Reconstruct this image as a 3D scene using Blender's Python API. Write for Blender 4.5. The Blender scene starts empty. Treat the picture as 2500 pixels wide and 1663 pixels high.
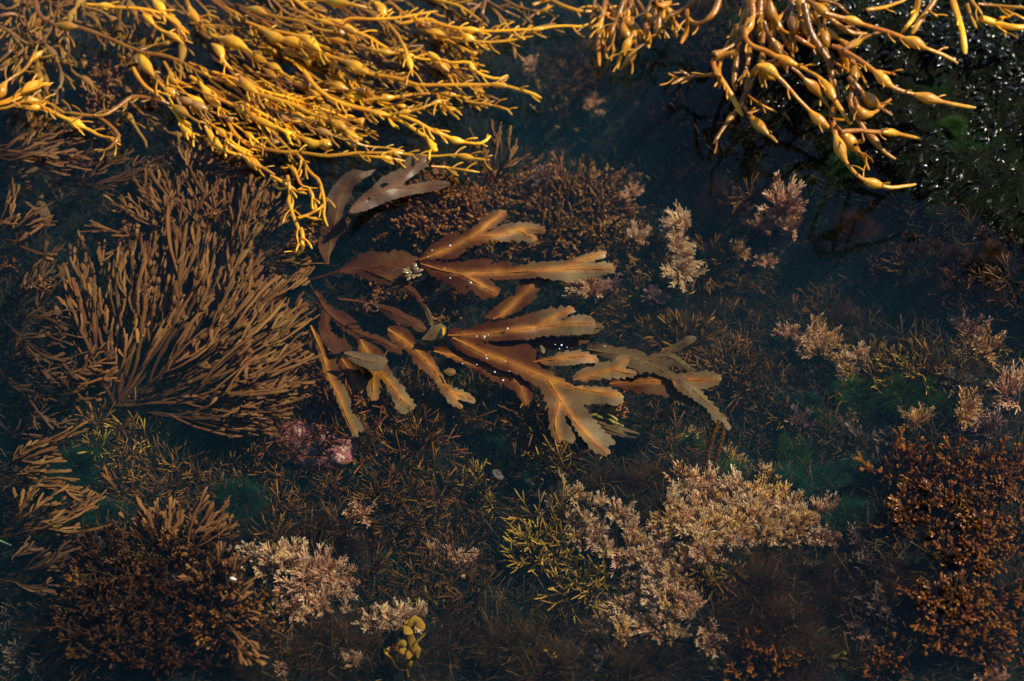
import bpy, math, random
import numpy as np
from mathutils import Vector
from mathutils.geometry import delaunay_2d_cdt

# ------------------------------------------------------------------ camera, sky, sun, exposure
SC = bpy.context.scene
COL = SC.collection
PITCH = math.radians(50)          # how far the camera looks down
DIST = 1.83                       # metres to the middle of the pool surface
LENS = 60.0
CAMP = np.array([0.0, -DIST * math.cos(PITCH), DIST * math.sin(PITCH)])
FWD = np.array([0.0, math.cos(PITCH), -math.sin(PITCH)])
UPV = np.array([0.0, math.sin(PITCH), math.cos(PITCH)])
RGT = np.array([1.0, 0.0, 0.0])
cd = bpy.data.cameras.new('camera'); cam = bpy.data.objects.new('camera', cd); COL.objects.link(cam)
cam.location = CAMP; cam.rotation_euler = (math.radians(90) - PITCH, 0, 0)
cd.lens = LENS; cd.sensor_width = 36.0; cd.clip_start = 0.05; cd.clip_end = 200.0
cd.dof.use_dof = True; cd.dof.focus_distance = 1.80; cd.dof.aperture_fstop = 4.5
SC.camera = cam

SUN_EL, SUN_AZ = math.radians(49), math.radians(74)      # azimuth clockwise from the view direction (+Y)
W = bpy.data.worlds.new('World'); SC.world = W; W.use_nodes = True
nt = W.node_tree; bg = nt.nodes['Background']
sky = nt.nodes.new('ShaderNodeTexSky'); sky.sky_type = 'NISHITA'; sky.sun_disc = False
sky.sun_elevation = SUN_EL; sky.sun_rotation = SUN_AZ
sky.air_density = 1.0; sky.dust_density = 0.3; sky.ozone_density = 3.0
nt.links.new(sky.outputs[0], bg.inputs[0]); bg.inputs[1].default_value = 0.10
sd = bpy.data.lights.new('sun', 'SUN'); so = bpy.data.objects.new('sun', sd); COL.objects.link(so)
sd.energy = 5.0; sd.angle = math.radians(0.5); sd.color = (1.0, 0.86, 0.64)
sdir = Vector((math.sin(SUN_AZ) * math.cos(SUN_EL), math.cos(SUN_AZ) * math.cos(SUN_EL), math.sin(SUN_EL)))
so.rotation_euler = sdir.to_track_quat('Z', 'Y').to_euler()
SC.view_settings.view_transform = 'Standard'; SC.view_settings.look = 'None'
SC.view_settings.exposure = 0.33; SC.view_settings.gamma = 1.0
SC.render.engine = 'CYCLES'
SC.cycles.use_denoising = True
SC.cycles.max_bounces = 5; SC.cycles.diffuse_bounces = 2; SC.cycles.glossy_bounces = 2
SC.cycles.transmission_bounces = 2; SC.cycles.transparent_max_bounces = 8
SC.cycles.caustics_reflective = False; SC.cycles.caustics_refractive = False
SC.cycles.sample_clamp_indirect = 2.0

# ------------------------------------------------------------------ geometry helpers
FPX = LENS / 36.0 * 2500.0        # focal length in photograph pixels
def P(px, py, z=0.0):
    """the point at height z seen at photograph pixel (px, py)"""
    px = np.asarray(px, float); py = np.asarray(py, float); z = np.asarray(z, float)
    a = (px - 1250.0) / FPX; b = -(py - 831.5) / FPX
    d = FWD + a[..., None] * RGT + b[..., None] * UPV
    k = (z - CAMP[2]) / d[..., 2]
    return CAMP + d * k[..., None]
def MPP(px, py, z=0.0):
    """metres per photograph pixel there"""
    return float((P(px, py, z) - CAMP) @ FWD) / FPX
def to_px(x, y, z=0.0):
    d = np.stack([np.asarray(x, float) - CAMP[0], np.asarray(y, float) - CAMP[1], np.asarray(z, float) + 0 * np.asarray(x, float) - CAMP[2]], -1)
    w = d @ FWD
    return 1250.0 + (d @ RGT) / w * FPX, 831.5 - (d @ UPV) / w * FPX

def smooth(t):
    t = np.clip(t, 0, 1); return t * t * (3 - 2 * t)

def resample(pts, K):
    """Catmull-Rom through pts (n x d), K points evenly along it"""
    p = np.asarray(pts, float)
    if len(p) == 2:
        t = np.linspace(0, 1, K)[:, None]; return p[0] * (1 - t) + p[1] * t
    q = np.vstack([2 * p[0] - p[1], p, 2 * p[-1] - p[-2]])
    out = []
    for i in range(len(p) - 1):
        a, b, c, d = q[i], q[i + 1], q[i + 2], q[i + 3]
        t = np.linspace(0, 1, 12, endpoint=False)[:, None]
        out.append(0.5 * (2 * b + (c - a) * t + (2 * a - 5 * b + 4 * c - d) * t * t + (3 * b - a - 3 * c + d) * t ** 3))
    out = np.vstack(out + [p[-1:]])
    s = np.r_[0, np.cumsum(np.linalg.norm(np.diff(out[:, :2], axis=0), axis=1))]
    u = np.linspace(0, s[-1], K)
    return np.stack([np.interp(u, s, out[:, k]) for k in range(out.shape[1])], 1)

def tubes(Pt, R, n=5, flat=1.0, ref=None, h=None, t=None):
    """M tubes of K points: Pt (M,K,3), R (M,K) -> verts, quads, t (along, 0..1), h (one random per tube)"""
    Pt = np.asarray(Pt, float); R = np.asarray(R, float)
    if Pt.ndim == 2: Pt, R = Pt[None], R[None]
    M, K, _ = Pt.shape
    T = np.gradient(Pt, axis=1); T /= np.linalg.norm(T, axis=2, keepdims=True) + 1e-12
    if ref is None:
        mz = np.abs(T[:, :, 2]).mean(1)
        ref = np.where((mz > 0.75)[:, None], np.array([[0.3, 0.95, 0.05]]), np.array([[0.05, 0.05, 1.0]]))
    ref = np.broadcast_to(ref, (M, 3))[:, None, :]
    S = np.cross(T, ref); S /= np.linalg.norm(S, axis=2, keepdims=True) + 1e-9
    U = np.cross(S, T)
    a = np.arange(n) / n * 2 * math.pi
    V = (Pt[:, :, None, :] + R[:, :, None, None] * (np.cos(a)[None, None, :, None] * S[:, :, None, :] + flat * np.sin(a)[None, None, :, None] * U[:, :, None, :])).reshape(-1, 3)
    m = np.arange(M)[:, None, None]; k = np.arange(K - 1)[None, :, None]; j = np.arange(n)[None, None, :]
    i0 = (m * K + k) * n; j2 = (j + 1) % n
    F = np.stack([i0 + j, i0 + j2, i0 + n + j2, i0 + n + j], -1).reshape(-1, 4)
    tt = np.linspace(0, 1, K)[None, :].repeat(M, 0) if t is None else np.broadcast_to(t, (M, K))
    hh = np.random.RandomState(M).rand(M) if h is None else np.broadcast_to(h, (M,))
    return V, F, tt.reshape(-1).repeat(n), np.repeat(hh, K * n)

def join(parts):
    V, F, A, B, o = [], [], [], [], 0
    for v, f, a, b in parts:
        V.append(v); F.append(f + o); A.append(a); B.append(b); o += len(v)
    return np.vstack(V), np.vstack(F), np.concatenate(A), np.concatenate(B)

def mk_mesh(name, V, F, t=None, h=None, mat=None, smooth_=True):
    me = bpy.data.meshes.new(name)
    V = np.asarray(V, np.float32); F = np.asarray(F, np.int32); nf, k = F.shape
    me.vertices.add(len(V)); me.vertices.foreach_set('co', V.ravel())
    me.loops.add(nf * k); me.loops.foreach_set('vertex_index', F.ravel())
    me.polygons.add(nf); me.polygons.foreach_set('loop_start', np.arange(nf, dtype=np.int32) * k)
    if smooth_: me.polygons.foreach_set('use_smooth', np.ones(nf, dtype=bool))
    for nm, arr in (('t', t), ('h', h)):
        if arr is not None:
            at = me.attributes.new(nm, 'FLOAT', 'POINT'); at.data.foreach_set('value', np.asarray(arr, np.float32))
    me.update(calc_edges=True); me.validate()
    if mat: me.materials.append(mat)
    return me

def link(name, me, parent=None, loc=None):
    o = bpy.data.objects.new(name, me); COL.objects.link(o)
    if parent is not None: o.parent = parent
    if loc is not None: o.location = loc
    return o
def tag(o, label=None, cat=None, group=None, kind=None):
    for k, v in (('label', label), ('category', cat), ('group', group), ('kind', kind)):
        if v: o[k] = v
    return o
def thing(name, label, cat, loc=(0, 0, 0), group=None):
    o = bpy.data.objects.new(name, None); COL.objects.link(o); o.location = loc; o.empty_display_size = 0.02
    return tag(o, label, cat, group)
def local(V, root):
    return np.asarray(V) - np.array(root.location)[None, :]
def copy_thing(src, loc, rotz, sc, label, group=None, tilt=(0, 0)):
    r = src.copy(); COL.objects.link(r)
    r.location = loc; r.rotation_euler = (tilt[0], tilt[1], rotz); r.scale = (sc, sc, sc)
    r['label'] = label
    if group: r['group'] = group
    elif 'group' in r: del r['group']
    for ch in src.children:
        c = ch.copy(); COL.objects.link(c); c.parent = r
    return r

# ------------------------------------------------------------------ materials
def plant_mat(name, stops, rough=0.4, spec=0.5, trans=0.0, tcol=None, var=0.25, nscale=60.0, hvar=0.3, bump=0.0, bscale=400.0, coat=0.0, spots=None):
    m = bpy.data.materials.new(name); m.use_nodes = True
    n = m.node_tree.nodes; l = m.node_tree.links
    b = n['Principled BSDF']; out = n['Material Output']
    at = n.new('ShaderNodeAttribute'); at.attribute_name = 't'
    cr = n.new('ShaderNodeValToRGB'); e = cr.color_ramp.elements
    e[0].position, e[0].color = stops[0][0], (*stops[0][1], 1)
    e[1].position, e[1].color = stops[-1][0], (*stops[-1][1], 1)
    for p, c in stops[1:-1]:
        x = e.new(p); x.color = (*c, 1)
    l.new(at.outputs['Fac'], cr.inputs['Fac'])
    tc = n.new('ShaderNodeNewGeometry')
    no = n.new('ShaderNodeTexNoise'); no.inputs['Scale'].default_value = nscale; no.inputs['Detail'].default_value = 3
    l.new(tc.outputs['Position'], no.inputs['Vector'])
    ah = n.new('ShaderNodeAttribute'); ah.attribute_name = 'h'
    oi = n.new('ShaderNodeObjectInfo')
    def mth(op, a, bb):
        x = n.new('ShaderNodeMath'); x.operation = op
        for i, v in enumerate((a, bb)):
            if isinstance(v, (int, float)): x.inputs[i].default_value = v
            else: l.new(v, x.inputs[i])
        return x.outputs[0]
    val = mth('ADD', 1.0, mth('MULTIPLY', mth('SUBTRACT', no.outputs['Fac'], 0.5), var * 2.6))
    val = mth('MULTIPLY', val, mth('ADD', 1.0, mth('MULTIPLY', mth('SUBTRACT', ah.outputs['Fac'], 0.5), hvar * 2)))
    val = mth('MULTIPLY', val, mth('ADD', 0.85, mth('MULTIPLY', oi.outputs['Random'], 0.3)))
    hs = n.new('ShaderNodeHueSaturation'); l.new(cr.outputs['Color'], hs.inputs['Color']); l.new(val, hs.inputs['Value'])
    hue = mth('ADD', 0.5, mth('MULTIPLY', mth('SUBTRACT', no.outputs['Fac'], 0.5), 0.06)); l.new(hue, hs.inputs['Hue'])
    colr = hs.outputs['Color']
    if spots:
        vo = n.new('ShaderNodeTexVoronoi'); vo.inputs['Scale'].default_value = spots[0]; l.new(tc.outputs['Position'], vo.inputs['Vector'])
        lt = mth('LESS_THAN', vo.outputs['Distance'], spots[1])
        rn = n.new('ShaderNodeSeparateColor'); l.new(vo.outputs['Color'], rn.inputs[0])
        lt = mth('MULTIPLY', lt, mth('GREATER_THAN', rn.outputs[0], spots[3]))
        lt = mth('MULTIPLY', lt, smoothstep(n, l, at.outputs['Fac'], 0.35, 0.75))
        mx = n.new('ShaderNodeMix'); mx.data_type = 'RGBA'; l.new(mth('MULTIPLY', lt, 0.6), mx.inputs[0]); l.new(colr, mx.inputs[6]); mx.inputs[7].default_value = (*spots[2], 1)
        colr = mx.outputs[2]
    l.new(colr, b.inputs['Base Color'])
    b.inputs['Roughness'].default_value = rough
    sp = n.new('ShaderNodeSeparateXYZ'); l.new(tc.outputs['Position'], sp.inputs[0])      # in water a wet skin hardly mirrors: gloss only above the surface
    l.new(mth('MULTIPLY', smoothstep(n, l, sp.outputs[2], -0.006, 0.003), spec), b.inputs['Specular IOR Level'])
    b.inputs['Coat Weight'].default_value = coat; b.inputs['Coat Roughness'].default_value = 0.08
    if bump:
        nb = n.new('ShaderNodeTexNoise'); nb.inputs['Scale'].default_value = bscale; nb.inputs['Detail'].default_value = 4
        l.new(tc.outputs['Position'], nb.inputs['Vector'])
        bp = n.new('ShaderNodeBump'); bp.inputs['Strength'].default_value = bump; bp.inputs['Distance'].default_value = 0.002
        l.new(nb.outputs['Fac'], bp.inputs['Height']); l.new(bp.outputs[0], b.inputs['Normal'])
        if coat: l.new(bp.outputs[0], b.inputs['Coat Normal'])
    if trans:
        tr = n.new('ShaderNodeBsdfTranslucent'); ms = n.new('ShaderNodeMixShader'); ms.inputs[0].default_value = trans
        if tcol: tr.inputs[0].default_value = (*tcol, 1)
        else: l.new(colr, tr.inputs[0])
        l.new(b.outputs[0], ms.inputs[1]); l.new(tr.outputs[0], ms.inputs[2]); l.new(ms.outputs[0], out.inputs[0])
    return m
def smoothstep(n, l, sock, a, b):
    x = n.new('ShaderNodeMapRange'); x.interpolation_type = 'SMOOTHSTEP'
    x.inputs[1].default_value = a; x.inputs[2].default_value = b; l.new(sock, x.inputs[0]); return x.outputs[0]

RNG = np.random.RandomState(7)
def U(a, b, size=None): return RNG.uniform(a, b, size)
# ------------------------------------------------------------------ the pool: bed, water, wet rock
BUMPS = [(1620, 1290, 330, 200, 0.055), (2300, 1330, 260, 330, 0.085), (350, 1470, 260, 230, 0.07), (720, 1400, 220, 170, 0.045),
         (1040, 1290, 260, 180, 0.03), (2300, 930, 260, 140, 0.05), (760, 1080, 120, 80, 0.03), (1980, 850, 160, 90, 0.03),
         (1660, 620, 160, 130, 0.03), (900, 1080, 260, 160, 0.03), (1330, 520, 220, 120, 0.045), (1020, 560, 180, 120, 0.06),
         (500, 1000, 130, 80, -0.005), (690, 640, 80, 70, -0.05), (1450, 300, 200, 150, -0.03), (280, 1080, 180, 100, 0.02), (40, 800, 160, 400, 0.03), (1300, 1700, 1500, 260, 0.05), (1950, 1480, 260, 170, 0.03), (1720, 1280, 300, 120, 0.012)]
def rock_h(px, py):
    """height field of the wet rock rising out of the pool at the top right"""
    d = np.minimum((px - 1680) * 0.9 + (200 - py) * 0.1, (px - 1900) * 0.50 + (480 - py) * 0.86)
    d = np.minimum(d, (px - 1500) * 0.25 + (640 - py) * 0.95)
    return -0.13 + 0.165 * smooth((d + 190) / 470.0)
def floor_z(x, y):
    px, py = to_px(x, y, -0.07)
    z = -0.115 + 0 * px
    for a, b, ra, rb, hgt in BUMPS:
        z = z + hgt * np.exp(-((px - a) / ra) ** 2 - ((py - b) / rb) ** 2)
    z = z + 0.007 * np.sin(x * 31 + 2 * np.sin(y * 17)) + 0.006 * np.sin(y * 37 + 1.3 + 2 * np.sin(x * 23)) + 0.003 * np.sin(x * 71 + y * 53)
    return np.minimum(z, -0.012)
def on_floor(px, py, up=0.0):
    z = -0.08
    for _ in range(5):
        p = P(px, py, z); z = float(floor_z(p[0], p[1]))
        if p[0] > 0.11 and p[1] > -0.09: z = max(z, float(rock_z(p[0], p[1])))
        z += up
    return P(px, py, z)

def setting_mat(name, cols, scale, rough, spec, bump, bscale, bdist=0.004):
    m = bpy.data.materials.new(name); m.use_nodes = True
    n = m.node_tree.nodes; l = m.node_tree.links; b = n['Principled BSDF']
    g = n.new('ShaderNodeNewGeometry')
    n1 = n.new('ShaderNodeTexNoise'); n1.inputs['Scale'].default_value = scale; n1.inputs['Detail'].default_value = 6; n1.inputs['Roughness'].default_value = 0.65
    l.new(g.outputs['Position'], n1.inputs['Vector'])
    cr = n.new('ShaderNodeValToRGB'); e = cr.color_ramp.elements
    e[0].position, e[0].color = cols[0][0], (*cols[0][1], 1); e[1].position, e[1].color = cols[-1][0], (*cols[-1][1], 1)
    for p, c in cols[1:-1]:
        x = e.new(p); x.color = (*c, 1)
    l.new(n1.outputs['Fac'], cr.inputs[0]); l.new(cr.outputs[0], b.inputs['Base Color'])
    b.inputs['Roughness'].default_value = rough
    sp = n.new('ShaderNodeSeparateXYZ'); l.new(g.outputs['Position'], sp.inputs[0]); ms = n.new('ShaderNodeMath'); ms.operation = 'MULTIPLY'; ms.inputs[1].default_value = spec
    l.new(smoothstep(n, l, sp.outputs[2], -0.006, 0.003), ms.inputs[0]); l.new(ms.outputs[0], b.inputs['Specular IOR Level'])
    n2 = n.new('ShaderNodeTexNoise'); n2.inputs['Scale'].default_value = bscale; n2.inputs['Detail'].default_value = 5; n2.inputs['Roughness'].default_value = 0.7
    l.new(g.outputs['Position'], n2.inputs['Vector'])
    bp = n.new('ShaderNodeBump'); bp.inputs['Strength'].default_value = bump; bp.inputs['Distance'].default_value = bdist
    l.new(n2.outputs['Fac'], bp.inputs['Height']); l.new(bp.outputs[0], b.inputs['Normal'])
    return m

def warp(u, edge, far):
    a = np.abs(u); return np.sign(u) * np.where(a < edge, a, edge + (a - edge) + far * np.clip(a - edge, 0, None) ** 3)
def grid(x, y):
    X, Y = np.meshgrid(x, y); nx, ny = len(x), len(y)
    i = np.arange(nx - 1)[None, :] + nx * np.arange(ny - 1)[:, None]
    return X.ravel(), Y.ravel(), np.stack([i, i + 1, i + nx + 1, i + nx], -1).reshape(-1, 4)

M_floor = setting_mat('pool_bed_algae', [(0.30, (0.004, 0.012, 0.012)), (0.46, (0.009, 0.013, 0.012)), (0.56, (0.018, 0.011, 0.009)), (0.66, (0.008, 0.022, 0.015)), (0.8, (0.035, 0.024, 0.020))], 14, 0.9, 0.1, 1.0, 260)
gx = warp(np.linspace(-1.5, 1.5, 420), 1.0, 200.0); gy = warp(np.linspace(-1.5, 1.7, 420), 1.1, 200.0)
X, Y, F = grid(gx, gy)
Z = floor_z(np.clip(X, -1.2, 1.2), np.clip(Y, -1.0, 1.3)) + 0.004 * RNG.rand(len(X))
tag(link('pool_bed', mk_mesh('pool_bed', np.stack([X, Y, Z], 1), F, mat=M_floor)), 'dark algae covered bed of the tide pool under the clear water', kind='structure')

# water: a clear sheet that mirrors the sky by its angle (Fresnel) and lets light through
M_water = bpy.data.materials.new('pool_water'); M_water.use_nodes = True
n = M_water.node_tree.nodes; l = M_water.node_tree.links; n.remove(n['Principled BSDF'])
fr = n.new('ShaderNodeFresnel'); fr.inputs[0].default_value = 1.333
tr = n.new('ShaderNodeBsdfTransparent'); tr.inputs[0].default_value = (0.95, 0.985, 0.99, 1)
gl = n.new('ShaderNodeBsdfGlossy'); gl.inputs['Roughness'].default_value = 0.02
mx = n.new('ShaderNodeMixShader')
g = n.new('ShaderNodeNewGeometry'); nz = n.new('ShaderNodeTexNoise'); nz.inputs['Scale'].default_value = 28; nz.inputs['Detail'].default_value = 2
bp = n.new('ShaderNodeBump'); bp.inputs['Strength'].default_value = 0.25; bp.inputs['Distance'].default_value = 0.001
l.new(g.outputs['Position'], nz.inputs['Vector']); l.new(nz.outputs['Fac'], bp.inputs['Height'])
l.new(bp.outputs[0], gl.inputs['Normal']); l.new(bp.outputs[0], fr.inputs['Normal'])
l.new(fr.outputs[0], mx.inputs[0]); l.new(tr.outputs[0], mx.inputs[1]); l.new(gl.outputs[0], mx.inputs[2]); l.new(mx.outputs[0], n['Material Output'].inputs[0])
gx2 = warp(np.linspace(-1.5, 1.5, 60), 1.0, 200.0); gy2 = warp(np.linspace(-1.5, 1.7, 60), 1.1, 200.0)
X, Y, F = grid(gx2, gy2)
tag(link('water', mk_mesh('water', np.stack([X, Y, 0 * X], 1), F, mat=M_water)), 'still clear tide pool water mirroring the blue sky', kind='structure')

# the water's own faint blue green murk, between bed and surface
M_murk = bpy.data.materials.new('water_murk'); M_murk.use_nodes = True
n = M_murk.node_tree.nodes; l = M_murk.node_tree.links; n.remove(n['Principled BSDF'])
pv = n.new('ShaderNodeVolumePrincipled'); pv.inputs['Color'].default_value = (0.10, 0.62, 0.85, 1); pv.inputs['Density'].default_value = 0.27; pv.inputs['Anisotropy'].default_value = 0.0
l.new(pv.outputs[0], n['Material Output'].inputs['Volume'])
bx = np.array([[x, y, z] for z in (-0.30, -0.0012) for x, y in ((-1.6, -1.2), (1.8, -1.2), (1.8, 2.0), (-1.6, 2.0))])
bf = np.array([[3, 2, 1, 0], [4, 5, 6, 7], [0, 1, 5, 4], [1, 2, 6, 5], [2, 3, 7, 6], [3, 0, 4, 7]])
tag(link('water_murk', mk_mesh('water_murk', bx, bf, mat=M_murk, smooth_=False)), 'faint blue green murk in the body of the pool water', 'water', kind='stuff')

M_rock = setting_mat('wet_rock', [(0.32, (0.006, 0.007, 0.006)), (0.5, (0.013, 0.016, 0.010)), (0.62, (0.012, 0.034, 0.012)), (0.75, (0.026, 0.016, 0.010))], 9, 0.16, 0.35, 1.0, 420, 0.006)
# only scattered spots of the rock hold a bright film of water
n = M_rock.node_tree.nodes; l = M_rock.node_tree.links
pn = n.new('ShaderNodeTexNoise'); pn.inputs['Scale'].default_value = 130; pn.inputs['Detail'].default_value = 3; gg = n.new('ShaderNodeNewGeometry'); l.new(gg.outputs['Position'], pn.inputs['Vector'])
pm = n.new('ShaderNodeMath'); pm.operation = 'MULTIPLY'; ps = smoothstep(n, l, pn.outputs['Fac'], 0.60, 0.68); l.new(ps, pm.inputs[0])
old = n['Principled BSDF'].inputs['Specular IOR Level'].links[0].from_socket; l.new(old, pm.inputs[1])
pa = n.new('ShaderNodeMath'); pa.operation = 'MULTIPLY_ADD'; pa.inputs[1].default_value = 2.6; pa.inputs[2].default_value = 0.02; l.new(pm.outputs[0], pa.inputs[0]); l.new(pa.outputs[0], n['Principled BSDF'].inputs['Specular IOR Level'])
xs = np.linspace(0.10, 1.6, 330); ys = np.linspace(-0.1, 1.5, 330)
X, Y, F = grid(xs, ys); px, py = to_px(X, Y, 0.0)
Z = rock_h(px, py)
rr = np.random.RandomState(3)
for s, a in ((7, 0.024), (13, 0.018), (23, 0.014), (47, 0.006), (90, 0.0035), (170, 0.002)):
    p1, p2, p3, p4 = rr.rand(4) * 6
    Z = Z + a * np.sin(X * s + p1 + 1.7 * np.sin(Y * s * 0.6 + p2)) * np.sin(Y * s * 0.9 + p3 + 1.5 * np.sin(X * s * 0.7 + p4))
Z = Z + 0.0015 * rr.randn(len(Z))
keep = Z > floor_z(X, Y) - 0.012
Zr = Z
tag(link('rock', mk_mesh('rock', np.stack([X, Y, Z], 1), F[keep[F].any(1)], mat=M_rock)), 'wet black rock rising out of the pool, glittering with green film under the hanging wrack', 'rock')
ROCK = (xs, ys, Zr.reshape(len(ys), len(xs)))
def rock_z(x, y):
    i = np.clip(np.searchsorted(ROCK[0], x) - 1, 0, len(xs) - 2); j = np.clip(np.searchsorted(ROCK[1], y) - 1, 0, len(ys) - 2)
    return ROCK[2][j, i]

# low turf on the bed, uncountable
def blades(pos, length, rad, lean, rs, K=4, n=3, flat=0.5):
    M = len(pos); az = rs.rand(M) * 2 * math.pi; ln = length * rs.uniform(0.5, 1.3, M); el = np.clip(rs.normal(lean, 0.3, M), 0.1, 1.5)
    u = np.linspace(0, 1, K)[None, :]
    e2 = el[:, None] + (u - 0.5) * rs.uniform(-0.9, 0.3, M)[:, None]
    dx = np.cos(az)[:, None] * np.cos(e2); dy = np.sin(az)[:, None] * np.cos(e2); dz = np.sin(e2)
    st = (ln / (K - 1))[:, None]
    pth = np.stack([np.cumsum(d * st, 1) - d * st for d in (dx, dy, dz)], -1) + pos[:, None, :]
    R = rad * (1.0 - 0.45 * u) * rs.uniform(0.7, 1.3, M)[:, None]
    return tubes(pth, R, n=n, flat=flat, h=rs.rand(M))
M_turf = plant_mat('bed_turf', [(0.0, (0.006, 0.008, 0.007)), (0.5, (0.030, 0.021, 0.011)), (1.0, (0.110, 0.060, 0.025))], 0.6, 0.2, nscale=14, var=0.9, hvar=0.7)
rs = np.random.RandomState(21); N = 68000
x = rs.uniform(-0.85, 0.9, N); y = rs.uniform(-0.62, 0.8, N); z = floor_z(x, y)
inr = (x > 0.11) & (y > -0.09); zr = np.array([rock_z(a_, b_) for a_, b_ in zip(x, y)]); z = np.where(inr, np.maximum(z, zr), z); kk = z < -0.004; x, y, z = x[kk], y[kk], z[kk]
pos = np.stack([x, y, z], 1)
V, F, t, h = blades(pos, 0.028, 0.0008, 0.55, rs)
tag(link('bed_turf', mk_mesh('bed_turf', V, F, t, h, M_turf)), 'low brown algae turf carpeting the pool bed', 'algae turf', kind='stuff')
M_film = plant_mat('rock_turf', [(0.0, (0.006, 0.009, 0.005)), (0.6, (0.016, 0.026, 0.011)), (1.0, (0.036, 0.046, 0.020))], 0.2, 0.15, nscale=8, var=0.9, hvar=0.6)
N = 15000; x = rs.uniform(0.12, 1.15, N); y = rs.uniform(-0.05, 1.0, N); z = rock_z(x, y)
ok = z > -0.14; x, y, z = x[ok], y[ok], z[ok]
V, F, t, h = blades(np.stack([x, y, z], 1), 0.011, 0.0008, 0.35, rs)
tag(link('rock_turf', mk_mesh('rock_turf', V, F, t, h, M_film)), 'short wet green and brown algae matted over the black rock', 'algae turf', kind='stuff')

M_glint = plant_mat('rock_glints', [(0.0, (0.004, 0.005, 0.003)), (1.0, (0.014, 0.016, 0.008))], 0.24, 1.0, nscale=30, var=0.5, hvar=0.3)  # dark glossy lumps, added so the wet rock sparkles in the sun
N = 15000; x = rs.uniform(0.12, 1.15, N); y = rs.uniform(-0.05, 1.0, N); z = rock_z(x, y)
cl = np.sin(x * 41 + 2 * np.sin(y * 29)) * np.sin(y * 37 + 2 * np.sin(x * 33)) + rs.normal(0, 0.5, N) + 0.8 * smooth((y - 0.15) * 2.5) - 0.35
ok = (z > 0.001) & (cl > 0.05); x, y, z = x[ok], y[ok], z[ok]; N = len(x)
az = rs.rand(N) * 6.28; u = np.linspace(-1, 1, 5); L = rs.uniform(0.0018, 0.0060, N)
tl = rs.normal(0, 0.42, (N, 2)); d = np.stack([np.cos(az), np.sin(az), tl[:, 0]], 1)
Q = np.stack([x, y, z + 0.003], 1)[:, None, :] + d[:, None, :] * (u[None, :, None] * L[:, None, None])
V, F, t, h = tubes(Q, np.sqrt(np.clip(1 - u * u, 0.03, 1))[None, :] * (L * rs.uniform(0.35, 0.7, N))[:, None], n=6, flat=0.45, ref=np.stack([tl[:, 1], tl[:, 0], np.ones(N)], 1), h=rs.rand(N))
tag(link('rock_glints', mk_mesh('rock_glints', V, F, t, h, M_glint)), 'added glossy lumps catching sun glints on the black rock', 'wet algae', kind='stuff')
# ------------------------------------------------------------------ egg wrack (knotted strands with bladders)
M_egg = plant_mat('egg_wrack_yellow', [(0.0, (0.54, 0.215, 0.008)), (0.6, (0.74, 0.335, 0.010)), (1.0, (0.80, 0.43, 0.03))], 0.27, 0.5, trans=0.12, var=0.5, nscale=22, hvar=0.45, bump=0.45, bscale=200, coat=0.12)
M_egg_b = plant_mat('egg_wrack_brown', [(0.0, (0.22, 0.085, 0.022)), (0.6, (0.28, 0.125, 0.026)), (1.0, (0.34, 0.19, 0.05))], 0.28, 0.5, trans=0.10, var=0.3, nscale=30, hvar=0.45, bump=0.45, bscale=200, coat=0.12)
M_egg_o = plant_mat('egg_wrack_orange', [(0.0, (0.24, 0.075, 0.009)), (0.5, (0.42, 0.155, 0.009)), (1.0, (0.62, 0.30, 0.018))], 0.30, 0.55, trans=0.10, var=0.35, nscale=40, hvar=0.5, bump=0.5, bscale=200, coat=0.12)
EGG = {'y': M_egg, 'b': M_egg_b, 'o': M_egg_o}

def parse(s, org):
    """'x,y[,r] ...' in a crop with origin/scale org -> list of [px, py, bladder radius]"""
    ox, oy, k = org; out = []
    for w in s.split():
        v = [float(q) for q in w.split(',')]
        out.append([ox + v[0] / k, oy + v[1] / k, (v[2] / k if len(v) > 2 else 0.0)])
    return np.array(out)

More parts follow.
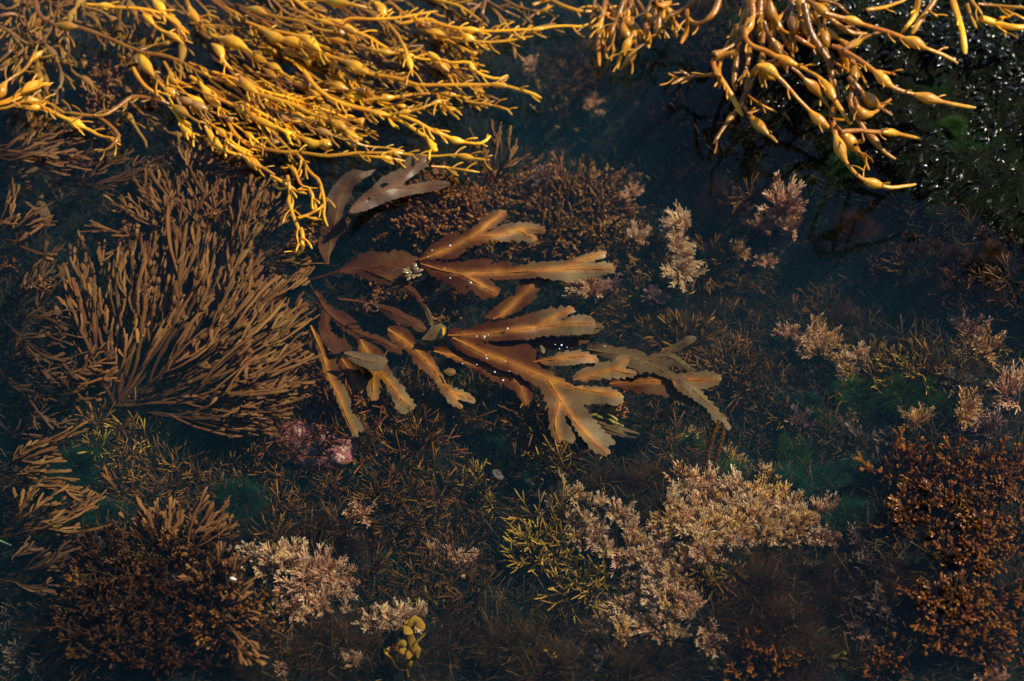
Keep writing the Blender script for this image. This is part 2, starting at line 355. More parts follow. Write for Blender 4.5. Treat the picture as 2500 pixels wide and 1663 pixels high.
def strand(root, pts, r, z0, z1, mat, rng, shoots=True, wave=0.004):
    """one strand of egg wrack: a flattened stipe with side shoots, its bladders as parts of it"""
    xy = pts[:, :2]; L = np.linalg.norm(np.diff(xy, axis=0), axis=1).sum()
    K = int(np.clip(L / 14, 8, 48)); q = resample(xy, K)
    q = q + np.clip(np.cumsum(rng.normal(0, 0.5, q.shape), 0), -3, 3)
    u = np.linspace(0, 1, K)
    z = z0 + (z1 - z0) * u + wave * np.sin(u * rng.uniform(3, 8) + rng.rand() * 6)
    W3 = P(q[:, 0], q[:, 1], z); mp = MPP(*q[K // 2], 0)
    prof = (1.0 - 0.25 * u) * (1 + 0.10 * np.sin(u * L / 28 + rng.rand() * 6)); prof[-1] *= 0.55; prof[0] *= 0.8
    r = r * (0.84 if z0 < 0.03 else 0.92); R = r * mp * prof
    hh = rng.rand()
    parts = [tubes(W3, R, n=8, flat=0.75, h=hh, t=np.linspace(0.15, 0.85, K))]
    if shoots:
        ns = max(1, int(L / (24 if z0 < 0.03 else 75)))
        for _ in range(ns):
            i = rng.randint(2, K - 1); d = q[i] - q[i - 1]; d = d / (np.linalg.norm(d) + 1e-6)
            a = rng.choice([-1, 1]) * rng.uniform(0.5, 1.1); c, s_ = math.cos(a), math.sin(a)
            e = np.array([d[0] * c - d[1] * s_, d[0] * s_ + d[1] * c]); ln = rng.uniform(14, 40)
            m_ = np.array([q[i], q[i] + e * ln * 0.5 + d * 2, q[i] + e * ln * 0.8 + d * ln * 0.35])
            b = resample(m_, 6); zz = z[i] + np.linspace(0, rng.uniform(-0.004, 0.010), 6)
            parts.append(tubes(P(b[:, 0], b[:, 1], zz), mp * rng.uniform(1.7, 3.0) * np.array([0.9, 0.85, 0.9, 1.0, 1.15, 0.5]), n=5, flat=0.8, h=hh, t=np.linspace(0.4, 1.0, 6)))
    V, F, t, h = join(parts)
    o = link('strand', mk_mesh('strand', local(V, root), F, t, h, mat), root)
    # bladders
    sB = np.r_[0, np.cumsum(np.linalg.norm(np.diff(q, axis=0), axis=1))]
    for x, y, br in pts:
        if br <= 0: continue
        br = br * (rng.uniform(0.74, 0.96) if z0 < 0.03 else rng.uniform(0.84, 1.0))
        i = int(np.argmin((q[:, 0] - x) ** 2 + (q[:, 1] - y) ** 2)); s0 = sB[i]; hl = br * rng.uniform(1.9, 2.5)
        ss = np.linspace(max(s0 - hl, 0), min(s0 + hl, sB[-1]), 15)
        b = np.stack([np.interp(ss, sB, q[:, 0]), np.interp(ss, sB, q[:, 1])], 1); zb = np.interp(ss, sB, z)
        v = (ss - s0) / hl
        rad = r * 0.86 + (br - r * 0.86) * np.clip(np.cos(v * math.pi / 2), 0, 1) ** 1.7
        rad = rad * mp; rad[0] *= 0.6; rad[-1] *= 0.6
        Vb, Fb, tb, hb = tubes(P(b[:, 0], b[:, 1], zb + 0.0005), rad, n=12, flat=0.88, h=min(1, hh + 0.15), t=np.full(15, 0.75))
        link('bladder', mk_mesh('bladder', local(Vb, root), Fb, tb, hb, mat), o)
    return o

C1 = (0, 0, 2.8); C2 = (600, 0, 2.8); C3 = (1300, 0, 3.137); C4 = (1700, 0, 2.24); CH = (700, 370, 3.92)
# name of the plant: (label, mat, z at start, z at end, [(crop, strand radius in px, path), ...])
EGGS = [
 ('long orange egg wrack strand crossing the dark water near the corner, one forked arm raised', 'o', 0.012, 0.018, [
  (C1, 7.5, '240,0 265,100 350,170 467,185,44 560,200 680,245 800,295 900,335 1000,370 1130,390 1250,440 1380,510 1500,550 1600,565 1680,575,50 1790,610'),
  (C1, 6, '965,345 1050,310 1150,295,20 1220,260 1270,215')]),
 ('egg wrack strand bent in an arch with an angled drooping end over dark water', 'o', 0.016, 0.008, [
  (C1, 7.5, '1150,715 1090,690 1000,665 900,660 820,710 750,760 680,790 600,790 500,775 440,765'),
  (C1, 6.5, '670,800 740,850 800,910 805,950 740,1020 665,1045'),
  (C1, 6, '1100,690 1180,725 1230,755,38 1290,800 1360,840 1450,850')]),
 ('egg wrack with fat bladders entering from the edge above reddish brown weed', 'y', 0.010, 0.012, [
  (C1, 6.5, '180,700 290,725 380,775 450,810 515,840,42 600,885 700,935 800,950'), (C1, 6, '0,715 100,680 200,630 310,570'),
  (C1, 6, '-60,690 0,640,46 40,560 110,510 170,470 200,420 260,370,36 310,330'), (C1, 5, '60,690 100,700 160,735 240,735,36 320,700'),
  (C1, 6, '0,700 60,680 150,630 220,585,42 290,545'), (C1, 5, '0,745 60,735 100,715 210,680,36 330,700 440,770')]),
 ('single egg wrack strand with two bladders sinking under the surface toward the brown weed', 'b', -0.004, -0.012, [
  (C1, 5.5, '490,480 520,510 580,545,42 650,615 720,690 780,755 870,800,38 930,880 990,970 1000,1010')]),
 ('short brownish egg wrack strands hooked in the dark gap below the long orange strand', 'b', 0.002, -0.004, [
  (C1, 5.5, '300,290 330,330 370,380,38 405,450 420,540,20 395,610 340,615'), (C1, 7, '0,110 80,95 150,120 240,125'), (C1, 5, '165,0 165,80'),
  (C1, 5, '380,180 385,260 420,360 450,420'), (C1, 5, '0,180 80,230 180,300 300,330 420,420'), (C1, 5, '170,130 175,210 240,300 330,200'), (C1, 4.5, '440,200 450,260,22 470,330 460,440'),
  (C1, 5, '0,420 60,360 130,260 150,180'), (C1, 4.5, '0,480 60,440 120,400'), (C1, 5, '300,0 250,30 150,20 60,60 0,40')]),
 ('egg wrack hanging off the mat, a long bladder pointing at the brown fan weed', 'y', 0.014, 0.002, [
  (C1, 6, '910,460 945,530 1010,600 1090,660 1150,710 1190,750 1240,830 1285,895,38 1330,950 1355,975'),
  (C1, 6.5, '960,360 985,430,46 1060,530 1120,600 1175,640,48 1250,700 1330,730')]),
 ('golden egg wrack strands streaming across the top of the mat with glistening shoots', 'y', 0.016, 0.018, [
  (C2, 6.5, '0,60 70,70,42 160,110 270,135 400,160 500,210 640,230'), (C2, 6.5, '0,150 120,190 250,215 380,240 440,270,46 520,340 580,375'),
  (C2, 5.5, '550,265 650,285,30 760,310 860,340 970,365,35 1080,370 1170,355 1210,325'), (C2, 6, '960,150 1010,200 1060,270 1100,360 1120,430,28 1140,520'),
  (C2, 5.5, '650,170 700,130 850,130 1000,125 1150,105 1310,80'), (C2, 6, '300,60 430,110 560,150,30 700,200,28 820,250')]),
 ('longest egg wrack strand of the mat, golden, its curved tip reaching into open water', 'y', 0.020, 0.008, [
  (C2, 8, '90,190 215,265,48 330,290,50 450,345 560,390 680,425 770,470,50 860,515 960,530 1060,550 1180,590 1300,590 1450,590 1600,590 1740,590,28 1860,620 1960,650 2020,680')]),
 ('egg wrack strand running below the longest one and forking toward the serrated wrack', 'y', 0.018, 0.004, [
  (C2, 8, '400,490 450,560 520,630 620,690 760,740 930,780,30 1060,830 1160,900 1230,940 1260,990,34 1290,1040'),
  (C2, 7, '1050,790 1160,830 1250,880 1350,920 1440,960,32 1530,980 1610,980 1665,930')]),
 ('bright egg wrack strands along the lower rim of the mat with upright shoots', 'y', 0.016, 0.010, [
  (C2, 8, '0,740 60,810 180,860 300,910 400,950 460,985,42 540,975,38 570,1005'),
  (C2, 6.5, '30,990 150,1020 270,1035 400,1045 520,1065 640,1055 760,1040 880,1045 1030,1045,30 1140,1060 1280,1070 1420,1065 1510,1085,30 1580,1095 1660,1100'),
  (C2, 6, '700,1060 830,1070 950,1085,28 1090,1105'), (C2, 5, '700,930 760,980 850,1000 960,1010 1080,1030')]),
 ('lone pale yellow egg wrack tip floating just below the mat rim', 'y', 0.008, 0.008, [(C2, 5, '1265,1135 1370,1145,15 1480,1160 1590,1175')]),
 ('egg wrack branches spreading in a hooked fan over the dark water at the mat end', 'y', 0.014, 0.008, [
  (C2, 6.5, '800,690 890,675 970,670,34 1080,660 1200,640 1360,635,35 1480,660 1560,710 1600,750'), (C2, 5.5, '1500,690 1540,700 1620,715,22 1720,730 1800,760 1820,790'),
  (C2, 5.5, '1000,780 1110,760,28 1200,740 1310,700,22 1400,680'), (C2, 5, '1310,640 1330,700 1350,760 1380,790'), (C2, 5, '1350,690 1400,770 1460,820'),
  (C2, 6, '1250,360 1300,400,28 1400,430 1530,430 1550,480,22 1620,520 1690,545 1780,545'), (C2, 5, '1330,720 1400,740 1470,765')]),
 ('slender egg wrack strand stretching farthest right from the mat, tip raised', 'y', 0.010, 0.012, [
  (C2, 6.5, '1060,160 1240,130 1330,170 1440,195 1560,210,32 1680,215 1840,210 2000,200,22 2120,180 2240,178 2300,180 2360,160'),
  (C2, 6, '1200,200 1330,240 1500,270 1650,285 1800,275 1960,245')]),
 ('brown egg wrack branches radiating like a star at the top of open water', 'b', 0.006, -0.004, [
  (C2, 6.5, '1640,0 1610,110 1590,220'), (C2, 6.5, '1650,0 1720,90 1780,160 1810,240 1830,300 1850,400'), (C2, 5.5, '1640,10 1560,60 1480,110'),
  (C2, 5, '1660,10 1750,60 1840,100 1900,130'), (C2, 5.5, '1760,0 1900,60 2060,80 2100,70'), (C2, 5, '1800,280 1760,310'), (C2, 5.5, '1960,160 1900,100 1880,20'), (C2, 5.5, '1890,180 1960,110 2090,50'),
  (C2, 5.5, '1700,260 1830,250 1980,200 2120,170')]),
 ('dull egg wrack strands sunk below the golden mat, pointing down into dark water', 'b', -0.006, -0.014, [
  (C2, 6.5, '1310,0 1370,80 1385,160 1380,250'), (C2, 5.5, '1240,190 1340,330 1370,430 1390,560'), (C2, 5.5, '1300,330 1305,450 1310,560'), (C2, 5, '1280,420 1240,460 1210,510'),
  (C2, 5.5, '1110,320 1250,310 1400,305 1500,320 1610,330'), (C2, 5.5, '1270,180 1380,330 1500,410'), (C2, 5.5, '1420,480 1530,570 1650,650 1740,690'), (C2, 5.5, '1200,250 1100,330 1000,420')]),
 ('egg wrack tangle drooping from the mat corner beside the curled serrated frond', 'y', 0.012, 0.004, [
  (C2, 5.5, '110,870 140,950 200,1010 280,1050 350,1120'), (C2, 6, '-60,1050 0,1080 60,1125,46 130,1160 200,1200'), (C2, 6, '340,1030 400,1110 440,1180 500,1230 530,1320 545,1400 540,1480 565,1550'),
  (C2, 6.5, '285,1200 300,1300 305,1370,30 320,1450 350,1520 380,1600'), (C2, 5.5, '430,1290 455,1340 465,1400,26 475,1460'), (C2, 6.5, '350,1490 440,1460 530,1410'),
  (C2, 6, '170,1200 280,1260 350,1300 420,1320'), (CH, 6, '140,860 150,910 140,950 100,980'), (C2, 6, '380,1560 385,1640 378,1700'), (C2, 5, '290,1280 230,1290 180,1260'), (C2, 5, '420,1280 370,1260 330,1170,26 270,1120')]),
 ('egg wrack with plump bladders curving down the left flank of the mat', 'y', 0.018, -0.002, [
  (C1, 7, '1300,520 1360,560 1450,660,50 1510,740 1560,810 1600,890 1680,970 1790,1030'), (C1, 6, '1400,860 1420,900 1470,970,32 1540,1030 1620,1060 1690,1090 1730,1130,42 1800,1150'),
  (C1, 5.5, '1540,960 1600,1000 1670,1035,36 1760,1080'), (C1, 6.5, '1560,640 1640,680 1690,740,46 1760,800 1850,840'), (C1, 5.5, '1120,420 1160,480 1190,550,44 1240,600')]),
 ('yellow egg wrack crossing the mat top with large upright bladders', 'y', 0.022, 0.020, [
  (C1, 6, '590,30 720,50,32 850,60 1000,75 1130,110 1170,140,30 1250,200'), (C1, 6, '1030,-20 1095,45,40 1140,110 1200,160 1300,230'), (C1, 7.5, '1270,-10 1310,90,44 1360,160 1420,230 1480,260 1580,285,56 1660,320 1740,380'),
  (C2, 8, '480,-5 600,10,45 720,30 850,55'), (C2, 7, '850,0 900,30 935,60,42 950,110'), (C2, 8, '-40,520 0,575,48 60,620 100,640 200,670 330,710 450,770 600,830 700,900 730,930,28 800,960'),
  (C1, 6, '980,90 1020,130,28 1090,200 1180,240,30 1260,300'), (C1, 6, '1450,300 1500,340,38 1540,420 1600,480')]),
 ('egg wrack cluster with round bladders dangling at the water edge near top centre', 'o', 0.028, 0.012, [
  (C3, 8, '560,-20 540,100 510,230,36 500,350 510,510'), (C3, 7, '700,-20 660,110 610,240,20 610,330 640,440'), (C3, 7, '570,130 680,165 770,195,42 850,260'), (C3, 7, '690,170 710,240,40 770,320'),
  (C3, 7, '800,0 850,80 910,150,36 980,210 1040,290'), (C3, 7, '870,180 880,280,40 890,370'), (C3, 7, '760,270 720,350,42 670,440 655,530'), (C3, 7, '860,340 790,390 740,460,40 670,540'), (C3, 6, '500,110 460,170 435,225'),
  (C3, 6, '600,200 560,280 545,320'), (C3, 6, '530,320 560,370'), (C3, 6, '740,0 760,100 770,180')]),
 ('stout orange egg wrack branches leaning down between the two hanging bunches', 'o', 0.06, 0.03, [
  (C3, 9, '1270,-10 1150,80 1050,120 1000,170'), (C3, 9, '1430,-10 1390,100 1300,180 1220,170 1190,130'), (C3, 8, '1180,70 1185,160 1180,240 1140,330'), (C3, 8, '980,60 970,160 960,240 930,290'), (C3, 8, '1060,140 1090,230 1100,285'),
  (C3, 10, '930,30 990,50,34 1060,10')]),
 ('thin yellow egg wrack twigs at the top edge between mat and hanging bunch', 'y', 0.012, 0.012, [
  (C3, 6, '420,50 560,60 650,40'), (C3, 6.5, '140,0 280,60 420,85 560,60'), (C3, 6, '560,100 640,110 700,60'), (C3, 6, '0,40 60,20 180,-10'), (C3, 6, '30,110 90,80 150,55')]),
 ('dark orange egg wrack stem with an elbow, tips held above its own reflection', 'o', 0.07, 0.030, [
  (C4, 9, '215,130 230,230 215,340 205,440 215,500'), (C4, 8.5, '215,290 150,300 95,330 110,390 150,450 190,510 230,580 260,630'), (C4, 6, '95,405 0,415'), (C4, 5, '280,520 350,570 440,610'), (C4, 5, '130,420 125,485')]),
 ('egg wrack twig with forked pale tip reaching left over the water', 'o', 0.030, 0.026, [(C3, 6.5, '1370,570 1250,580 1160,590 1100,620 1060,640'), (C3, 5.5, '1110,600 1070,580 1040,560'), (C3, 5.5, '1200,580 1160,550 1130,530')]),
 ('egg wrack fork with two bladders splayed like legs above a dark reflection', 'o', 0.045, 0.025, [
  (C4, 7, '265,360 280,410 290,450,26 265,520 240,580 185,655,22 140,720 95,795'), (C4, 7, '255,570 290,630 340,680,32 390,730 445,780'), (C4, 5, '290,630 310,610 325,595')]),
 ('egg wrack plant with long knotted strands hanging at the inner side of the right bunch', 'o', 0.085, 0.045, [
  (C4, 8, '300,-10 310,80 285,140,30 265,200 300,250 370,280 440,320 490,340,30 560,370 640,410 690,450 720,495,30 760,560 800,620 845,690'), (C4, 9, '350,0 350,100 355,170,22 345,240'),
  (C4, 9, '400,0 410,70,34 450,130 490,220 530,260,30 550,290'), (C4, 7, '370,120 380,160 410,220 440,270,32 475,340,26 490,400'), (C4, 6, '560,110 540,180 510,240'), (C4, 6, '440,140 500,180 570,175'),
  (C4, 7, '330,360 390,370,34 450,420 510,480 560,540 610,590 675,655,34 725,695'), (C4, 6, '520,370 540,380 600,440 650,480,32 690,540 730,590'), (C4, 6.5, '440,330 380,350 340,370,28 300,410'), (C4, 6, '350,370 380,410,30 430,440')]),
 ('thick central egg wrack stem hanging down to a curved bladder tip, lowest of all', 'o', 0.095, 0.035, [
  (C4, 11, '590,20 620,150 670,250 720,330 740,420 765,520 745,590 735,650 750,690'), (C4, 7.5, '745,650 755,720 785,810,34 815,880 870,950 920,985 980,1005,30 1050,1025 1130,1020 1200,1010'),
  (C4, 7, '760,690 830,770,38 870,825 910,860 930,930'), (C4, 5.5, '890,840 930,850 965,890'), (C4, 5.5, '870,790 900,770'), (C4, 8, '790,720 880,710 980,720 1065,720,28 1150,735 1240,760'), (C4, 6, '740,650 790,660 830,655')]),
 ('egg wrack strand with swollen lower bladders draped beside the thick central stem', 'o', 0.075, 0.035, [
  (C4, 8, '770,250 800,280 850,330 860,420,30 850,500 845,580 880,650 930,720 975,765,26 1020,820 1060,850 1095,870'), (C4, 8, '830,420 860,450 920,520 965,560,40 1020,600 1070,630'), (C4, 7, '860,530 900,620,36 970,620 1020,580 1065,548'),
  (C4, 6, '840,330 880,370 910,420 945,480'), (C4, 7, '740,330 800,370 840,400'), (C4, 7, '780,270 820,330,26 830,400'), (C4, 6, '940,385 1000,390 1095,408')]),
 ('egg wrack plant arching outward over the glittering rock, with spaced round bladders', 'o', 0.090, 0.060, [
  (C4, 9, '600,0 650,30 690,60,34 740,110 800,155 870,190 940,190'), (C4, 7.5, '700,70 790,95 870,115,26 960,145 1050,170 1130,200 1200,230,36 1270,265 1350,300 1435,345'), (C4, 6.5, '800,275 870,235,24 930,200 1040,160'),
  (C4, 7.5, '740,250 770,260 850,300 940,360 1020,430,36 1090,480 1180,510 1270,535,34 1350,555 1440,575 1530,590'), (C4, 8, '640,60 670,120 700,190,32 720,260'), (C4, 7, '540,200 600,240 680,280'), (C4, 7, '660,0 760,20 830,75')]),
 ('thin yellow egg wrack strands dangling in from the top over the wet rock', 'y', 0.085, 0.065, [
  (C4, 6, '930,55 1030,40 1150,0'), (C4, 7, '1215,-10 1190,90 1120,185'), (C4, 9, '1310,-10 1240,90 1180,190'), (C4, 5, '1270,60 1300,80 1320,95')]),
 ('short yellow egg wrack strand hanging straight down over the wet rock', 'y', 0.080, 0.070, [(C4, 10, '1400,-10 1430,90 1460,190 1475,290')]),
 ('egg wrack sprays in the top corner above the wet rock, one thick and pale yellow', 'y', 0.080, 0.075, [
  (C4, 6, '1480,20 1500,90 1530,160'), (C4, 12, '1560,100 1620,120 1700,145 1790,150 1840,140'), (C4, 6, '1500,-10 1560,80'), (C4, 6, '1540,20 1680,30 1830,40'), (C4, 5, '1640,30 1720,70 1830,120'), (C4, 5, '1660,100 1720,95'), (C4, 5, '1680,160 1695,205')]),
]
def build_eggs():
    rng = np.random.RandomState(11)
    for label, mt, z0, z1, strands in EGGS:
        pp = [parse(s, c) for c, _r, s in strands]
        root = thing('egg_wrack_plant', label, 'egg wrack', tuple(P(pp[0][0, 0], pp[0][0, 1], z0)))
        for (c, r, s), q in zip(strands, pp):
            strand(root, q, r, z0 + rng.uniform(-0.003, 0.003), z1 + rng.uniform(-0.003, 0.003), EGG[mt], rng)
    # the woven body of the mat
    for k in range(17):
        sx = rng.uniform(420, 760); sy = rng.uniform(-60, 250) + max(0, (560 - sx)) * 0.0
        if k >= 13: sx, sy = rng.uniform(880, 1080), rng.uniform(-30, 90)
        sub = rng.rand() < 0.3
        zc = -0.012 if sub else rng.uniform(-0.004, 0.014)
        root = thing('egg_wrack_plant', 'golden egg wrack plant woven into the dense floating mat, no end of it free' if not sub else 'brownish egg wrack plant sunk in the underside of the floating mat',
                     'egg wrack', tuple(P(sx, sy, zc)), 'egg wrack plants woven into the floating mat')
        for _ in range(6):
            x, y = sx + rng.uniform(-130, 130), sy + rng.uniform(-70, 70); a = math.radians(rng.uniform(15, 52)); pts = [[x, y, 0]]
            n_ = rng.randint(5, 10)
            for i in range(n_):
                a += math.radians(rng.normal(0, 9)); tgt = math.radians(24 if y < 200 else 14); a += (tgt - a) * 0.2
                st = rng.uniform(38, 62); x += st * math.cos(a); y += st * math.sin(a)
                if y > 385 or x > 1190 or (x > 900 and y > 330): break
                pts.append([x, y, rng.uniform(9, 17) if (rng.rand() < 0.33 and i > 0) else 0])
            if len(pts) > 3:
                strand(root, np.array(pts), rng.uniform(3.8, 6.4), zc + rng.uniform(-0.006, 0.006), zc + rng.uniform(-0.010, 0.006), M_egg_b if sub or rng.rand() < 0.25 else (M_egg_o if rng.rand() < 0.3 else M_egg), rng)
    # dull strands sunk in the corner beside the mat
    for k in range(4):
        sx, sy = ((20, -20), (190, -40), (330, -30), (60, 120))[k]
        root = thing('egg_wrack_plant', 'dull brown egg wrack plant half sunk in the corner left of the golden mat', 'egg wrack', tuple(P(sx, sy, -0.02)), 'sunken egg wrack plants in the corner')
        for _ in range(6):
            x, y = sx + rng.uniform(-70, 70), sy + rng.uniform(-30, 30); a = math.radians(rng.uniform(40, 125)); pts = [[x, y, 0]]
            for i in range(rng.randint(4, 8)):
                a += math.radians(rng.normal(0, 16)); st = rng.uniform(32, 50); x += st * math.cos(a); y += st * math.sin(a); pts.append([x, y, rng.uniform(10, 15) if rng.rand() < 0.3 else 0])
            strand(root, np.array(pts), rng.uniform(3.6, 5.4), rng.uniform(-0.022, -0.008), rng.uniform(-0.03, -0.01), M_egg_b, rng)
    # the crowded inner strands of the hanging bunches
    for lab, (xa, xb), n_, (la, lb), g_ in (('dark orange egg wrack strand crowded inside the right hanging bunch', (1800, 2060), 15, (120, 260), 'inner strands of the right hanging bunch'),
                                        ('orange egg wrack strand crowded inside the smaller hanging bunch near top centre', (1450, 1720), 7, (60, 130), 'inner strands of the smaller hanging bunch')):
        for _ in range(n_):
            x, y = rng.uniform(xa, xb), -25.0; a = math.radians(rng.uniform(62, 118)); pts = [[x, y, 0]]; L = rng.uniform(la, lb); s_ = 0
            while s_ < L:
                st = rng.uniform(28, 44); a += math.radians(rng.normal(0, 13)); x += st * math.cos(a); y += st * math.sin(a); s_ += st
                pts.append([x, y, rng.uniform(10, 13.5) if rng.rand() < 0.35 else 0])
            z_ = rng.uniform(0.05, 0.075) if xa > 1700 else rng.uniform(0.015, 0.035)
            root = thing('egg_wrack_plant', lab, 'egg wrack', tuple(P(pts[0][0], pts[0][1], z_)), g_)
            strand(root, np.array(pts), rng.uniform(4.5, 7.0), z_, z_ - 0.012, M_egg_o if rng.rand() < (0.75 if xa > 1700 else 0.3) else M_egg_b, rng)
build_eggs()
# ------------------------------------------------------------------ serrated wrack (flat forked toothed blades)
def blade_mat(name, base, mid, tip, rib):
    m = plant_mat(name, [(0.0, base), (0.45, mid), (1.0, tip)], rough=0.42, spec=0.4, trans=0.42, var=0.55, nscale=48, hvar=0.0, bump=0.12, bscale=500,
                  spots=(190.0, 0.12, (0.55, 0.46, 0.30), 0.3))
    n = m.node_tree.nodes; l = m.node_tree.links
    # the midrib: a thicker, clearer orange line along the middle of each blade
    hs = next(x for x in n if x.type == 'HUE_SAT'); ah = next(x for x in n if x.type == 'ATTRIBUTE' and x.attribute_name == 'h')
    at = next(x for x in n if x.type == 'ATTRIBUTE' and x.attribute_name == 't')
    mixc = n.new('ShaderNodeMix'); mixc.data_type = 'RGBA'; mixc.inputs[7].default_value = (*rib, 1)
    cr = next(x for x in n if x.type == 'VALTORGB')
    l.new(cr.outputs[0], mixc.inputs[6]); l.new(ah.outputs['Fac'], mixc.inputs[0]); l.new(mixc.outputs[2], hs.inputs['Color'])
    return m
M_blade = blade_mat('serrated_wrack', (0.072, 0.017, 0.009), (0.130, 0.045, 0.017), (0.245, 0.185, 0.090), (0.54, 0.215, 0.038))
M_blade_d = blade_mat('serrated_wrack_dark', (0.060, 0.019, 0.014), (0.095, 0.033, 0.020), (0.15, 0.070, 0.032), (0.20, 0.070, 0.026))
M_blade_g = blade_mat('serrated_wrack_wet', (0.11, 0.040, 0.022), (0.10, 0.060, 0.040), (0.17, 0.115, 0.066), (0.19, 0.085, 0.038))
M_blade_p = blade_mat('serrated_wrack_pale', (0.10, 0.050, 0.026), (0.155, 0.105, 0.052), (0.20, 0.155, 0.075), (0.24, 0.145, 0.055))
M_yel = plant_mat('yellow_inside', [(0.0, (0.40, 0.17, 0.012)), (1.0, (0.55, 0.30, 0.02))], 0.3, 0.5, trans=0.15, nscale=120)

def inside(poly, q):
    x, y = q[:, 0][:, None], q[:, 1][:, None]; a = poly; b = np.roll(poly, -1, 0)
    c = ((a[:, 1] > y) != (b[:, 1] > y)) & (x < (b[:, 0] - a[:, 0]) * (y - a[:, 1]) / (b[:, 1] - a[:, 1] + 1e-12) + a[:, 0])
    return c.sum(1) % 2 == 1
def seg_dist(q, line):
    d = np.full(len(q), 1e9)
    for a, b in zip(line[:-1], line[1:]):
        v = b - a; t = np.clip(((q - a) @ v) / (v @ v + 1e-9), 0, 1)
        d = np.minimum(d, np.linalg.norm(q - a - t[:, None] * v, axis=1))
    return d
def blade(root, org, outline, ribs, zb, zt, mat, tooth=7.0, ribw=6.5, holes=(), zcurl=0.0, seed=0, age=None, wav=0.0038):
    rng = np.random.RandomState(seed + 100)
    o = parse(outline, org)[:, :2]; rb = [resample(parse(r, org)[:, :2], 24) for r in ribs]
    base = rb[0][0]; far = max(np.linalg.norm(o - base, axis=1)); a0, a1 = age or (0.0, 1.0)
    # closed outline, resampled, then cut into forward pointing teeth
    c = np.vstack([o, o[:1]]); L = np.linalg.norm(np.diff(c, axis=0), axis=1); s = np.r_[0, np.cumsum(L)]
    nS = int(s[-1] / 5.0); u = np.linspace(0, s[-1], nS, endpoint=False)
    b = np.stack([np.interp(u, s, c[:, 0]), np.interp(u, s, c[:, 1])], 1)
    for _ in range(1): b = 0.5 * b + 0.25 * np.roll(b, 1, 0) + 0.25 * np.roll(b, -1, 0)
    tan = np.roll(b, -1, 0) - np.roll(b, 1, 0); tan /= np.linalg.norm(tan, axis=1, keepdims=True) + 1e-9
    area = 0.5 * np.sum(b[:, 0] * np.roll(b[:, 1], -1) - np.roll(b[:, 0], -1) * b[:, 1]); sg = 1 if area > 0 else -1
    nor = np.stack([tan[:, 1], -tan[:, 0]], 1) * sg
    ra = np.linalg.norm(b - base, axis=1); up = np.sign(np.roll(ra, -3) - np.roll(ra, 3))
    ph = (u / rng.uniform(19, 23) + 0.55 * np.sin(u / 37.0) + 0.4 * np.sin(u / 83.0 + seed)) % 1.0
    saw = np.where(up > 0, ph, 1 - ph)
    b = b + nor * ((saw - 0.4) * tooth * (0.15 + 1.2 * rng.rand(nS // 5 + 1).repeat(5)[:nS]))[:, None]
    hp = [parse(h, org)[:, :2] for h in holes]
    # inner points on a jittered grid
    g = 8.0; lo, hi = b.min(0), b.max(0)
    X, Y = np.meshgrid(np.arange(lo[0], hi[0], g), np.arange(lo[1], hi[1], g)); q = np.stack([X.ravel(), Y.ravel()], 1) + rng.uniform(-1.5, 1.5, (X.size, 2))
    q = q[inside(b, q)]; q = q[np.min(np.linalg.norm(q[:, None, :] - b[None], axis=2), axis=1) > 4.0]
    allp = [b]; edges = [(i, (i + 1) % len(b)) for i in range(len(b))]; k = len(b)
    for h in hp:
        h = resample(np.vstack([h, h[:1]]), 14)[:-1]; allp.append(h); edges += [(k + i, k + (i + 1) % len(h)) for i in range(len(h))]; k += len(h)
    allp = np.vstack(allp + [q])
    vs, _e, fs, *_r = delaunay_2d_cdt([Vector(p) for p in allp], edges, [], 0, 1e-4)
    v = np.array([[p.x, p.y] for p in vs]); f = np.array([x[:] for x in fs if len(x) == 3])
    cen = v[f].mean(1); ok = inside(b, cen)
    for h in hp: ok &= ~inside(h, cen)
    f = f[ok]
    d = np.min([seg_dist(v, r) for r in rb], 0)
    rfac = np.exp(-(d / ribw) ** 2) * 0.9
    tt = np.linalg.norm(v - base, axis=1) / far
    rfac *= smooth(tt * 6) * (1 - 0.5 * smooth((tt - 0.82) * 5)); 
    z = zb + (zt - zb) * tt + wav * np.sin(v[:, 0] / 31.0 + seed) * np.sin(v[:, 1] / 23.0 + 1.7 * seed) + 0.0016 * np.exp(-(d / (ribw * 0.8)) ** 2) + zcurl * np.clip(d / 40.0, 0, 1) ** 2
    W3 = P(v[:, 0], v[:, 1], z)
    # make every triangle face up
    n3 = np.cross(W3[f[:, 1]] - W3[f[:, 0]], W3[f[:, 2]] - W3[f[:, 0]])[:, 2]; f[n3 < 0] = f[n3 < 0][:, ::-1]
    ta = a0 + (a1 - a0) * tt
    me = mk_mesh('blade', local(W3, root), f, np.clip(ta + 0.12 * (rng.rand() - 0.5), 0, 1), rfac, mat)
    ob = link('blade', me, root)
    so_ = ob.modifiers.new('thickness', 'SOLIDIFY'); so_.thickness = 0.0006; so_.offset = -1
    es = ob.modifiers.new('sharp rim', 'EDGE_SPLIT'); es.split_angle = math.radians(50)
    # the midrib as a low ridge of its own
    ms = []
    for r in rb:
        tr_ = np.linalg.norm(r - base, axis=1) / far; k_ = 18; zz = zb + (zt - zb) * tr_ + wav * np.sin(r[:, 0] / 31.0 + seed) * np.sin(r[:, 1] / 23.0 + 1.7 * seed) + 0.0014
        ms.append(tubes(P(r[:, 0], r[:, 1], zz), ribw * 0.42 * MPP(*r[0]) * np.linspace(1.0, 0.25, 24), n=8, flat=0.16, t=np.clip(a0 + (a1 - a0) * tr_, 0, 1), h=np.array([0.92])))
    Vr, Fr, tr_, hr = join(ms); link('midrib', mk_mesh('midrib', local(Vr, root), Fr, tr_, hr, mat), ob)
    return ob
